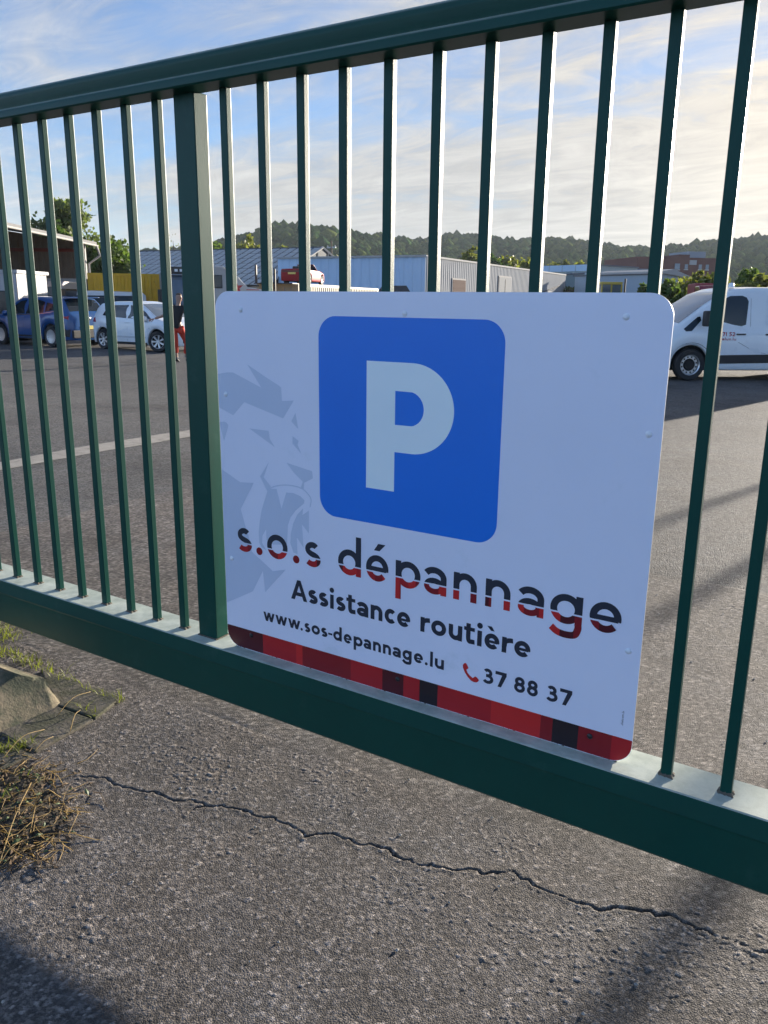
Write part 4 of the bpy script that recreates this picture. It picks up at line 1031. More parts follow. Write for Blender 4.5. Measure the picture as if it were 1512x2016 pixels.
# ---- shipping containers
def container(name, label, loc, rz, L, W, H, col, key, group=None, doors='x0'):
    t = thing(name, label, 'container', loc, rz, group)
    m = mat(key, col, .55, var=.12, vscale=2.2, dirt=tuple(c*.45 for c in col), dscale=1.6, dthr=.66)
    b = MB(); corr_wall(b, L-.2, .16, H-.1, .28, .035, .04, .1); b.build('side_wall', m, t)
    b = MB(); corr_wall(b, L-.2, .16, H-.1, .28, .035, W-.005, .1); b.build('side_wall', m, t)
    b = MB(); corr_wall(b, W-.2, .16, H-.1, .28, .035, L-.04, .1, axis='y'); b.build('end_wall', m, t)
    for k in (0, 1):
        y0 = .1+k*(W-.2)/2
        d = MB().box(.02, .06, y0+.01, y0+(W-.2)/2-.01, .16, H-.1).build('door', m, t)
        for q in (.3, .62): MB().tube([(-.005, y0+(W-.2)/2*q, .2), (-.005, y0+(W-.2)/2*q, H-.15)], .018, 6).build('lock_rod', RIMD, d)
    MB().box(.05, L-.05, .05, W-.05, H-.10, H-.03).build('roof', m, t)
    fr = MB()
    for x in (0, L-.12):
        for y in (0, W-.12): fr.box(x, x+.12, y, y+.12, 0, H)
    for y in (0, W-.1): fr.box(.121, L-.121, y+.003, y+.097, 0, .155); fr.box(.121, L-.121, y+.003, y+.097, H-.11, H-.002)
    for x in (0, L-.1): fr.box(x+.003, x+.097, .121, W-.121, 0, .155); fr.box(x+.003, x+.097, .121, W-.121, H-.11, H-.002)
    fr.build('frame', m, t); return t
cdir = (np.array([_r[0], _r[1]])*3.9+HF*11.); ca = math.atan2(cdir[1], cdir[0])
cc_ = wxp(588, 44)
tan_c = container('shipping_container', 'long beige corrugated container carrying the red convertible', cc_, ca, 12.2, 2.44, 2.42, (.30, .245, .16), 'beige_container')
c = Car('red_convertible', 'red convertible sports car parked on top of the beige container', 'car',
        (cc_[0]+math.cos(ca)*3.3-math.sin(ca)*1.22, cc_[1]+math.sin(ca)*3.3+math.cos(ca)*1.22, YARD+2.468), ca+R(4), CONV, RED_P); c.body(); c.root.scale = (.84,)*3
c.deck('windscreen', .62, .56, .7, GLASS_BLUE)
ws = MB(); ws.add([(.72, -.66, .93), (.72, .66, .93), (.30, .56, 1.27), (.30, -.56, 1.27)], [(0, 1, 2, 3)]); ws.build('windscreen_glass', GLASS_BLUE, c.root)
MB().tube([(.72, -.67, .92), (.30, -.57, 1.28), (.30, .57, 1.28), (.72, .67, .92)], .022, 6).build('windscreen_frame', RED_P, c.root)
c.deck('cockpit', -.85, .35, .72, UNDER, .006)
for sd in (-1, 1): MB().box(-.55, -.35, sd*.38-.22, sd*.38+.22, .9, 1.16).build('seat', TRIM, c.root, bevel=.05)
c.side('tail_light', [(-2.12, .66), (-2.12, .82), (-2.02, .84), (-2.0, .68)], LAMP_R, .008, (1, -1), res=.06)
MB().box(-2.185, -2.14, -.26, .26, .60, .72).build('number_plate', PLATE, c.root)
MB().box(-2.175, -2.13, -.72, .72, .74, .84).build('tail_panel', mat('dark_red_panel', (.09, .01, .012), .3, var=.05), c.root)
c.line([(.45, .3), (.48, .85)], (1, -1)); c.line([(-.75, .35), (-.78, .86)], (1, -1)); c.wheels(RIMM, 5)
pl = thing('loading_platform', 'dark steel loading platform under the red convertible', 'platform', (cc_[0], cc_[1], YARD+2.42), ca)
MB().box(-.5, 5.8, .1, 2.34, .0, .045).build('deck', TRIM, pl)
for x in (-.45, .9): MB().box(x, x+.09, 2.2, 2.29, .045, .95).build('stake', TRIM, pl)
container('shipping_container', 'larger yellow container standing beside the open shed', wxp(176, 37), FA+R(14), 3.1, 2.3, 2.66, (.66, .37, .012), 'yellow_container')
container('shipping_container', 'shorter yellow container with an orange rim, behind the white delivery van', wxp(279, 42), FA+R(8), 1.15, 2.3, 2.5, (.60, .33, .014), 'yellow_container_2')
# ---- white site cabin
t = thing('site_cabin', 'white portable site cabin with a dark window by the open shed', 'cabin', wxp(-115, 31), FA+R(-4))
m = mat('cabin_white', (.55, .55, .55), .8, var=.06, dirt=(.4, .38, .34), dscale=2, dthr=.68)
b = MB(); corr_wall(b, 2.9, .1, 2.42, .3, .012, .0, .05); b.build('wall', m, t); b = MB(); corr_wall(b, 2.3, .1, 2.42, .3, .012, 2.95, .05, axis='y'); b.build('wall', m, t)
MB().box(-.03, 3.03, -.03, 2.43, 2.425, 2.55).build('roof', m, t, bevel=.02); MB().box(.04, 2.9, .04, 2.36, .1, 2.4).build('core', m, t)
w = MB().box(1.3, 2.55, -.06, -.035, .95, 1.75).build('window', GLASS, t); MB().box(1.24, 2.61, -.052, -.034, .89, 1.81).build('window_frame', TRIM, w)

# ---- lorries and other vehicles in the yard
def lorry(name, label, cat, loc, rz, W, H, L, col, key, box=None, boxcol=None, sign_=False):
    """cab-over lorry seen from the front: local -y is the front"""
    t = thing(name, label, cat, loc, rz); m = body_paint(key, col)
    cab = MB().prism([(-.0, .45), (-.06, 1.0), (.0, 1.35), (.28, H-.12), (.42, H), (L, H), (L, .45)], 'x', -W/2, W/2)
    # prism profile is (y, z)
    cab.build('cab', m, t, bevel=.05)
    b = MB(); b.add([(-W*.43, -.012, 1.40), (W*.43, -.012, 1.40), (W*.40, .232, H-.22), (-W*.40, .232, H-.22)], [(0, 1, 2, 3)])
    b.add([(-W*.43, .02, 1.40), (W*.43, .02, 1.40), (W*.40, .26, H-.22), (-W*.40, .26, H-.22)], [(3, 2, 1, 0)]); b.build('windscreen', GLASS_BLUE, t)
    g = MB().box(-W*.36, W*.36, -.09, -.045, .78, 1.22).build('grille', TRIM, t)
    for k in range(4): MB().box(-W*.34, W*.34, -.105, -.088, .82+k*.1, .86+k*.1).build('slat', RIMD, g)
    MB().box(-W/2-.01, W/2+.01, -.14, .1, .32, .66).build('bumper', TRIM, t, bevel=.03)
    for s_ in (-1, 1):
        MB().box(s_*W*.40-.16, s_*W*.40+.16, -.155, -.135, .44, .60).build('head_light', LAMP_W, t)
        MB().box(s_*(W/2+.14)-.09, s_*(W/2+.14)+.09, .05, .14, 1.45, 1.95).build('wing_mirror', TRIM, t, bevel=.02)
        sw = MB(); x = s_*(W/2+.006); sw.add([(x, .35, 1.42), (x, L-.25, 1.42), (x, L-.25, H-.3), (x, .5, H-.3)], [(0, 1, 2, 3)]); sw.build('side_window', GLASS, t)
        for yy in (.75, L+1.6 if box else L-.5):
            wv = MB().lathe([(.2, -.14), (.44, -.14), (.47, -.1), (.47, .1), (.44, .14), (.2, .14)], 'x', 20, (s_*(W/2-.16), yy, .47)).build('wheel', TYRE, t, smooth='auto')
            MB().lathe([(0, .0), (.18, .02), (.27, .06)], 'x', 16, (s_*(W/2-.05), yy, .47)).build('rim', RIMD, wv, smooth='auto')
    if sign_:
        s2 = MB().box(-W*.34, W*.34, .30, .42, H+.02, H+.30).build('roof_board', TRIM, t, bevel=.02)
        for k in range(5): MB().box(-W*.24+k*.2, -W*.24+k*.2+(.12 if k != 3 else .05), .292, .299, H+.11, H+.21).build('mark', LAMP_W, s2)
    if box:
        MB().box(-W/2, W/2, L+.1, L+box, .7, H+.15).build('cargo_body', mat(key+'_body', boxcol or col, .5, var=.06), t, bevel=.04)
        MB().box(-W*.3, W*.3, .5, L+box, .45, .7).build('chassis', UNDER, t)
    return t
lorry('lorry', 'dark grey lorry with a roof board, grille towards the gate, behind the running person', 'lorry', wxp(370, 34), FA+R(17), 1.85, 2.55, 1.7, (.055, .07, .085), 'grey_lorry_paint', 3.2, (.25, .27, .29), True)
lorry('lorry', 'small grey lorry with a wide windscreen beside the white site cabin', 'lorry', wxp(76, 35), FA+R(-10), 2.0, 2.25, 1.6, (.42, .38, .36), 'pale_lorry_paint', 2.2, (.30, .29, .28))
# white camper van, side towards the gate
t = thing('camper_van', 'white ribbed camper van with small side windows between post and sign corner', 'camper', wxp(388, 34), FA+R(20))
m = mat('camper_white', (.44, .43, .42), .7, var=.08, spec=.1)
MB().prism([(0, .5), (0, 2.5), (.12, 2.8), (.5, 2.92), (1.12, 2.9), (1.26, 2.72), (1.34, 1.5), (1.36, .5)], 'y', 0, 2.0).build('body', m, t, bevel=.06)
for k in range(6): MB().box(.03, 1.27, -.012, .004, 2.58+k*.05, 2.60+k*.05).build('rib', m, t)
for x0, x1, z0, z1 in ((.22, .55, 2.06, 2.52), (.72, 1.02, 2.06, 2.52)): w = MB().box(x0, x1, -.03, -.008, z0, z1).build('window', GLASS, t, bevel=.008); MB().box(x0-.03, x1+.03, -.016, -.004, z0-.03, z1+.03).build('window_frame', TRIM, w)
MB().box(1.02, 1.12, -.02, -.002, 1.55, 1.75).build('fuel_flap', TRIM, t)
for x in (.3, 1.05): wv = MB().lathe([(.15, -.1), (.33, -.1), (.36, 0), (.33, .1), (.15, .1)], 'y', 18, (x, .1, .36)).build('wheel', TYRE, t, smooth='auto')
# white tow truck nose with a red flash
t = thing('tow_truck', 'white tow truck with a red star print and dark lifting gear', 'truck', wxp(468, 39), FA+R(10))
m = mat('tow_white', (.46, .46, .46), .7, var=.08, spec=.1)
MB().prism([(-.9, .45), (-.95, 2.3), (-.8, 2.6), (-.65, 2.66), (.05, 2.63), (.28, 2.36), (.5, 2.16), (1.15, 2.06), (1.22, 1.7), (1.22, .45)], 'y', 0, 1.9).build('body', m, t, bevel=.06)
def star(cx, cz, r1, r2): return [(cx+(r1 if k % 2 == 0 else r2)*math.cos(k*math.pi/5+.4), cz+(r1 if k % 2 == 0 else r2)*math.sin(k*math.pi/5+.4)) for k in range(10)]
ov, tri = union2d([star(-.02, 2.12, .32, .13)]); b = MB(); b.v = [(p.x, -.006, p.y) for p in ov]; b.f = tri; b.m = [0]*len(tri); b.build('star', REDTXT, t, fix=False)
for z in (2.18, 2.28): MB().box(.42, 1.0, -.006, -.003, z-.25, z-.22).build('red_line', REDTXT, t)
MB().box(-.6, -.05, -.008, .002, 1.45, 1.75).build('window', GLASS, t); MB().box(.45, 1.0, .05, 1.85, 2.2, 2.27).build('light_bar', TRIM, t)
g = MB(); g.tube([(1.5, .9, .8), (1.9, .9, 2.0), (2.3, .9, 1.7)], .09, 8); g.build('crane_arm', TRIM, t)
MB().box(1.25, 3.0, .2, 1.7, .5, .95).build('rear_deck', UNDER, t); MB().tube([(1.75, .3, .9), (1.75, .3, 3.0)], .05, 6).build('mast', TRIM, t)
for x in (-.3, .75, 2.4): wv = MB().lathe([(.15, -.1), (.38, -.1), (.41, 0), (.38, .1), (.15, .1)], 'y', 18, (x, .12, .41)).build('wheel', TYRE, t, smooth='auto')
# yellow wheel loader cab, red tractor, red trucks at the right
t = thing('wheel_loader', 'yellow wheel loader with a glazed cab beyond the sign', 'loader', wxp(1202, 62), FA+R(12))
m = body_paint('loader_yellow', (.50, .36, .03))
MB().box(-.85, .85, 0, 1.7, 3.0, 3.2).build('cab_roof', m, t, bevel=.05)
MB().box(-.78, .78, .08, 1.62, 1.55, 2.995).build('cab_glass', GLASS_BLUE, t)
for x in (-.82, -.05, .76): MB().box(x, x+.08, -.0, .078, 1.5, 2.995).build('cab_pillar', m, t)
MB().box(-1.1, 1.1, -.6, 2.8, .8, 1.5).build('chassis', m, t, bevel=.08); MB().tube([(1.35, .6, 1.5), (1.35, .6, 3.45)], .07, 8).build('exhaust', TRIM, t)
MB().box(1.1, 1.7, -.4, 1.2, .9, 1.9).build('engine_hood', m, t, bevel=.08)
for x in (-.9, .9):
    for y in (-.3, 2.2): wv = MB().lathe([(.2, -.22), (.6, -.22), (.68, 0), (.6, .22), (.2, .22)], 'x', 18, (x, y, .68)).build('wheel', TYRE, t, smooth='auto')
t = thing('red_tractor', 'dark red tractor beside the yellow wheel loader', 'tractor', wxp(1256, 58), FA)
m = body_paint('tractor_red', (.22, .03, .025))
MB().box(-.9, .9, 0, 1.6, 2.2, 2.34).build('cab_roof', m, t, bevel=.05); MB().box(-.8, .8, .1, 1.5, 1.3, 2.195).build('cab_glass', GLASS, t)
MB().box(-1.0, 1.0, -.6, 2.2, .6, 1.295).build('hood', m, t, bevel=.08)
for x in (-.95, .95): MB().lathe([(.2, -.2), (.55, -.2), (.62, 0), (.55, .2), (.2, .2)], 'x', 18, (x, .6, .62)).build('wheel', TYRE, t, smooth='auto')
lorry('lorry', 'red lorry mostly hidden behind the white panel van', 'lorry', wxp(1408, 40), FA+R(-12), 1.5, 2.5, 1.7, (.22, .015, .025), 'red_lorry_paint', 2.6, (.30, .04, .05))
t = thing('garden_wall', 'low red-brown wall behind the nose of the white panel van', 'wall', wxp(1300, 40), FA-R(6))
MB().box(0, 9, 0, .25, 0, .95).build('wall', mat('red_wall', (.20, .075, .055), .8, var=.25), t); MB().box(-.04, 9.04, -.04, .29, .952, 1.05).build('coping', M_CONC, t)

# ---- posts that stand to the right of the view
M_GALV = mat('galvanised', (.42, .43, .44), .5, metal=.6, var=.15)
tx = math.tan(SUN_AZ)
def mast(name, label, cat, x0, y, h, r_):
    t = thing(name, label, cat, (x0+tx*y, y, gz(y)))
    MB().tube([(0, 0, -.05), (0, 0, h*.5), (0, 0, h)], [r_, r_*.95, r_*.85], 14).build('shaft', M_GALV, t, smooth='auto')
    MB().lathe([(0, .03), (r_*.6, .025), (r_*1.05, 0), (r_*.85, -.02)], 'z', 12, (0, 0, h)).build('cap', M_GALV, t, smooth=True)
    MB().box(-r_*2.2, r_*2.2, -r_*2.2, r_*2.2, -.02, .02).build('base_plate', M_GALV, t)
mast('flagpole', 'tall slim metal flagpole standing in the yard behind the van', 'pole', 1.015, 12.6, 8., .055)
mast('steel_pole', 'slim galvanised steel pole on the yard asphalt, shorter than the flagpole', 'pole', .055, 16., 2.75, .05)
mast('steel_pole', 'galvanised steel pole farthest up the yard, behind the shorter pole', 'pole', -.76, 20., 3.15, .05)

# ================================================================== BUILDINGS
# ---- open shed on the left
M_SHEDWALL = mat('shed_wall', (.16, .135, .115), .7, var=.2, vscale=1.2)
M_SHEDROOF = mat('shed_roof', (.16, .175, .20), .85, var=.15, spec=.1)
M_FASCIA = mat('pale_fascia', (.40, .39, .38), .9, var=.08, spec=.05)
M_REDSTEEL = mat('red_steel', (.17, .035, .03), .6, var=.2)
e0 = np.array(wxp(-160, 27)[:2]); e1 = np.array(wxp(174, 43.5)[:2]); Ls = float(np.hypot(*(e1-e0))); sa = math.atan2(*(e1-e0)[::-1])
t = thing('open_shed', 'open fronted metal shed with ribbed roof and red steel beams', 'shed', (e0[0], e0[1], YARD), sa)   # local x along the eave (away), y to the left
He = hgt(174, 483, 43.5)
b = MB(); corr_wall(b, 10., 0, lambda q: He+.08+.15*q, .3, .05, Ls-.05, 0., axis='y'); b.build('end_wall', M_SHEDWALL, t)
b = MB(); corr_wall(b, Ls, 0, He+1.5, .3, .05, 10.05, 0.); b.build('back_wall', M_SHEDWALL, t)
rf = MB(); n = int(Ls/.3)
for k in range(n+1):
    x = -.3+(Ls+.6)*k/n
    rf.add([(x-.03, -.5, He+.20), (x+.03, -.5, He+.20), (x+.03, 10.3, He+1.75), (x-.03, 10.3, He+1.75)], [(0, 1, 2, 3)])
MB().prism([(-.5, He+.06), (-.5, He+.16), (10.3, He+1.72), (10.3, He+1.62)], 'x', -.3, Ls+.3).build('roof', M_SHEDROOF, t)
o = rf.build('roof_rib', M_SHEDROOF, t, fix=False); o['kind'] = 'stuff'
MB().box(-.32, Ls+.32, -.56, -.505, He+.02, He+.18).build('fascia', mat('shed_fascia', (.20, .20, .205), .9, var=.1, spec=.05), t)
MB().tube([(-.3, -.60, He+.03), (Ls+.35, -.60, He+.0)], .045, 8).build('gutter', M_FASCIA, t, smooth='auto')
for x in (.2, Ls-.25): MB().box(x, x+.2, -.1, .1, 0, He+.05).build('column', M_FASCIA if x > Ls*.8 else M_REDSTEEL, t)
for z in (He-.35, He*.52): MB().box(Ls-.32, Ls-.16, .2, 9.9, z, z+.16).build('beam', M_REDSTEEL, t)
MB().tube([(Ls+.1, -.62, He), (Ls+.1, -.75, He-.5), (Ls+.1, -.15, He-.9), (Ls+.1, -.15, 0)], .06, 8).build('downpipe', M_FASCIA, t, smooth='auto')

# ---- glass-roofed hall
M_PANEL = mat('roof_pane', (.44, .44, .43), .6, var=.3, vscale=.8, spec=.25)
M_ROOFBAR = mat('roof_bar', (.045, .05, .055), .5, var=.1)
M_WTRIM = mat('white_trim', (.42, .42, .41), .9, var=.05, spec=.05)
rA = np.array(wxp(636, 90)[:2]); rB = np.array(wxp(284, 101.5)[:2]); Lr = float(np.hypot(*(rB-rA))); ra = math.atan2(*(rB-rA)[::-1])
t = thing('glass_roofed_hall', 'hall with a wide panelled glass roof and a white glazed gable', 'building', (rA[0], rA[1], YARD), ra)   # x along the ridge to the left, +y towards the viewer
Hr, He2, run = hgt(636, 488, 90), 3.0, 10.4
sgn = 1 if (-(rB-rA)[1]*HF[0]+(rB-rA)[0]*HF[1]) < 0 else -1
def rp(x, f, up=0.): return (x, sgn*run*f, Hr-(Hr-He2)*f+up)
MB().add([rp(0, 0), rp(Lr, 0), rp(Lr, 1), rp(0, 1), (0, -sgn*run, He2), (Lr, -sgn*run, He2)], [(0, 1, 5, 4)]).build('rear_roof', M_SHEDROOF, t)
nx_, nz_ = 24, 7
pane_me = None
for i in range(nx_):
    for j in range(nz_):
        x0, x1 = Lr*i/nx_+.10, Lr*(i+1)/nx_-.10; f0, f1 = j/nz_+.008, (j+1)/nz_-.012
        if pane_me is None:
            o = MB().add([rp(x0, f0, .0), rp(x1, f0, .0), rp(x1, f1, .0), rp(x0, f1, .0), rp(x0, f0, .05), rp(x1, f0, .05), rp(x1, f1, .05), rp(x0, f1, .05)],
                         [(4, 5, 6, 7), (0, 3, 2, 1), (0, 1, 5, 4), (1, 2, 6, 5), (2, 3, 7, 6), (3, 0, 4, 7)]).build('roof_pane', M_PANEL, t); pane_me = o.data; po = rp(x0, f0)
        else:
            o = link('roof_pane', pane_me, t); q = rp(x0, f0); o.location = (q[0]-po[0], q[1]-po[1], q[2]-po[2]+random.uniform(0, .008))
MB().add([rp(0, 0, -.02), rp(Lr, 0, -.02), rp(Lr, 1, -.02), rp(0, 1, -.02)], [(0, 1, 2, 3)]).build('roof_frame', M_ROOFBAR, t)
MB().tube([rp(-.1, 0, .06), rp(Lr+.1, 0, .06)], .09, 6).build('ridge_cap', M_ROOFBAR, t)
MB().add([(0, sgn*run, 0), (Lr, sgn*run, 0), (Lr, sgn*run, He2), (0, sgn*run, He2)], [(0, 1, 2, 3)]).build('front_wall', mat('hall_wall', (.35, .30, .25), .8, var=.2), t)
MB().add([(0, sgn*run, 0), (0, -sgn*run, 0), (0, -sgn*run, He2), (0, 0, Hr), (0, sgn*run, He2)], [(0, 1, 2, 3, 4)]).build('gable_wall', mat('gable_glass', (.05, .065, .08), .6, var=.3, spec=.1), t)
for a, b_ in ((rp(-.06, 0, .05), rp(-.06, 1, .05)), ((-.06, 0, Hr+.05), (-.06, -sgn*run, He2+.05)), ((-.06, sgn*run*.45, Hr-(Hr-He2)*.45), (-.06, -sgn*run*.45, Hr-(Hr-He2)*.45))): MB().tube([a, b_], .13, 4).build('gable_trim', M_WTRIM, t)
for q in (-.3, -.1, .1, .3): MB().tube([(-.05, sgn*run*q, He2), (-.05, sgn*run*q, Hr-(Hr-He2)*abs(q))], .05, 4).build('gable_bar', M_WTRIM, t)

# ---- pale blue ribbed warehouse
M_SHADECLAD = mat('shaded_cladding', (.50, .64, .80), .7, var=.05, vscale=.5, spec=.2)  # same cladding as the long side, with its blue shade put into the colour
M_SUNCLAD = mat('sunlit_cladding', (.33, .345, .365), .85, var=.07, vscale=.4, spec=.05)  # same cladding as the front, coloured as its sunlit side
wc = np.array(wxp(836, 75.5)[:2]); wl = np.array(wxp(549, 82.5)[:2]); ws_ = np.array(wxp(1110, 120)[:2])
Hw = hgt(836, 504.5, 75.5)
wa = math.atan2(*(ws_-wc)[::-1]); Lw = float(np.hypot(*(ws_-wc))); Ww = float(np.hypot(*(wl-wc)))
t = thing('warehouse', 'pale blue ribbed metal warehouse with flat roof and white side doors', 'building', (wc[0], wc[1], YARD), wa)   # x along the long side (away), y to the left along the front
b = MB(); corr_wall(b, Lw, 0, Hw-.05, .5, .035, 0., 0.); b.build('side_wall', M_SUNCLAD, t)
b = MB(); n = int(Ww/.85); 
corr_wall(b, Ww, 0, Hw-.05, .85, -.05, .05, 0., axis='y'); b.build('front_wall', M_SHADECLAD, t)
MB().box(.12, Lw, .02, Ww, Hw-.4, Hw-.1).build('roof', M_SHEDROOF, t)
MB().box(-.12, Lw, -.10, .10, Hw-.05, Hw+.12).build('coping', M_WTRIM, t); MB().box(-.12, .10, .101, Ww, Hw-.05, Hw+.12).build('coping', M_FASCIA, t)
MB().tube([(-.08, -.16, 0), (-.08, -.16, Hw)], .08, 8).build('downpipe', M_WTRIM, t, smooth='auto')
def side_door(x0, x1, z1, m, ribs=0):
    d = MB().box(x0, x1, -.13, -.075, 0, z1).build('door', m, t); MB().box(x0-.15, x1+.15, -.11, -.076, 0, z1+.15).build('door_frame', M_FASCIA, d)
    for k in range(ribs): z = z1*(k+.5)/ribs; MB().box(x0+.05, x1-.05, -.15, -.131, z, z+.06).build('slat', m, d)
side_door(6.4, 9.8, hgt(900, 551, 82), mat('roller_door', (.13, .095, .085), .9, var=.15, spec=.05), 7)
side_door(20.2, 24.4, hgt(990, 546, 95), mat('pale_door', (.30, .31, .32), .9, var=.05, spec=.05))
MB().box(22.25, 22.35, -.16, -.132, .1, 4.2).build('door_gap', UNDER, t)
w = MB().box(38.6, 42.2, -.13, -.08, 2.1, 3.0).build('window', GLASS, t); MB().box(38.4, 42.4, -.11, -.079, 1.9, 3.2).build('window_frame', M_WTRIM, w)
MB().tube([(36, -.12, Hw*.52), (46, -.12, Hw*.72)], .05, 5).build('cable', UNDER, t)
for x in (11.5, 15.2): MB().box(x, x+2.2, -.16, -.08, Hw*.45, Hw*.45+.12).build('bracket', RIMD, t)
# dark hut roof in front of the warehouse
t = thing('garden_hut', 'low hut with a dark pitched roof in front of the warehouse', 'hut', wxp(774, 58), FA)
m = mat('hut_roof', (.05, .055, .065), .6, var=.2)
hz_ = hgt(774, 562, 58)
MB().prism([(-1.3, hz_-.75), (1.35, hz_-.75), (1.35, hz_-.68), (.9, hz_), (-.75, hz_-.02), (-1.3, hz_-.68)], 'y', 0, 3).build('roof', m, t)
MB().box(-1.15, 1.15, .2, 2.8, 0, hz_-.76).build('wall', mat('hut_wall', (.10, .09, .08), .8, var=.2), t)
# ---- flat light-blue hall and a greenish hall to the right
def flat_hall(name, label, pxa, Da, pxb, Db, top, colw, key, band=None, bandcol=None):
    a = np.array(wxp(pxa, Da)[:2]); b_ = np.array(wxp(pxb, Db)[:2]); L = float(np.hypot(*(b_-a))); an = math.atan2(*(b_-a)[::-1])
    t = thing(name, label, 'building', (a[0], a[1], YARD), an); H = hgt(pxa, top, Da); m = mat(key, colw, .55, var=.06, vscale=.3)
    bb = MB(); corr_wall(bb, L, 0, H-(band or 0), .9, .06); bb.build('wall', m, t)
    if band:
        m2 = mat(key+'_band', bandcol, .5, var=.05); MB().box(-.2, L+.2, -.25, .1, H-band, H).build('fascia', m2, t)
        for k in range(int(L/3)): MB().box(1+k*3, 1.12+k*3, -.29, -.252, H-band+.05, H-.05).build('fascia_joint', m, t)
    MB().box(.1, L-.1, .12, 14, 0, H-.15).build('core', m, t); MB().box(-.1, L+.1, .11, 14.2, H-.14, H+.06).build('roof', M_SHEDROOF, t); return t, L, H
flat_hall('flat_hall', 'long low pale blue hall beyond the warehouse', 1000, 165, 1160, 150, 526, (.30, .36, .38), 'far_hall', 1.1, (.40, .56, .72))
t, L, H = flat_hall('metal_hall', 'greenish grey ribbed metal hall behind the yellow loader', 1150, 125, 1274, 128, 537, (.22, .30, .32), 'green_hall', .35, (.45, .55, .6))
t, L, H = flat_hall('small_hall', 'small pale hall with a light sloping roof below the red building', 1296, 105, 1345, 108, 538, (.30, .38, .45), 'pale_hall')
MB().prism([(-.3, H), (L+.5, H-.5), (L+.5, H-.3), (L*.35, H+.55), (-.3, H+.25)], 'y', -.5, 10).build('canopy', M_FASCIA, t)
# ---- red office building
M_REDCLAD = mat('red_cladding', (.13, .045, .038), .9, var=.12, vscale=.3)
t = thing('red_office', 'red clad office building with grey rooftop block on the wooded slope', 'building', wxp(1262, 215), FA+R(10))
k1 = 215/F
def fx_(px): return (px-1262)*k1*1.02
def fz(py): return hgt(1330, py, 218)
MB().box(0, fx_(1330), 0, 16, 0, fz(525)).build('low_wing', M_REDCLAD, t); MB().box(fx_(1330)-12, fx_(1400), -1.5, 18, 0, fz(508)).build('main_block', M_REDCLAD, t)
MB().box(fx_(1356), fx_(1391), 2, 12, fz(508)+.02, fz(494)).build('rooftop_block', mat('grey_cladding', (.26, .30, .34), .6, var=.08), t)
MB().box(fx_(1334), fx_(1355), 1, 12, fz(508)+.02, fz(501)).build('rooftop_wing', M_REDCLAD, t)
MB().box(-8, fx_(1275), -3, 10, 0, fz(532)).build('annex', mat('grey_annex', (.22, .25, .30), .6, var=.1), t)
MB().box(fx_(1345), fx_(1358), -1.9, -1.52, fz(522), fz(513)).build('sign_board', M_WTRIM, t)
M_FARGLASS = mat('far_glass', (.18, .23, .28), .2, var=.2, coat=.3)
for a, b_, z0, z1 in ((1304, 1314, 531, 520), (1316, 1326, 531, 520), (1364, 1370, 530, 521), (1378, 1384, 530, 521), (1336, 1342, 530, 521)):
    y0 = -.14 if b_ < 1318 else -1.7
    w = MB().box(fx_(a), fx_(b_), y0, y0+.12, fz(z0), fz(z1)).build('window', M_FARGLASS, t); MB().box(fx_(a)-.15, fx_(b_)+.15, y0+.03, y0+.13, fz(z0)-.3, fz(z0)-.05).build('window_sill', M_WTRIM, w)

# ---- telegraph pole by the gable
t = thing('telegraph_pole', 'wooden telegraph pole with crossarm rising behind the white gable', 'pole', wxp(653, 110))
hp = hgt(653, 474, 110); MB().tube([(0, 0, 0), (0, 0, hp)], [.15, .1], 8).build('shaft', mat('pole_wood', (.12, .09, .06), .8, var=.2), t); MB().box(-.7, .7, -.06, .06, hp-.9, hp-.75).build('crossarm', M_GALV, t)
for x in (-.6, .6): MB().lathe([(0, .2), (.07, .18), (.08, 0)], 'z', 8, (x, 0, hp-.75)).build('insulator', M_WTRIM, t)

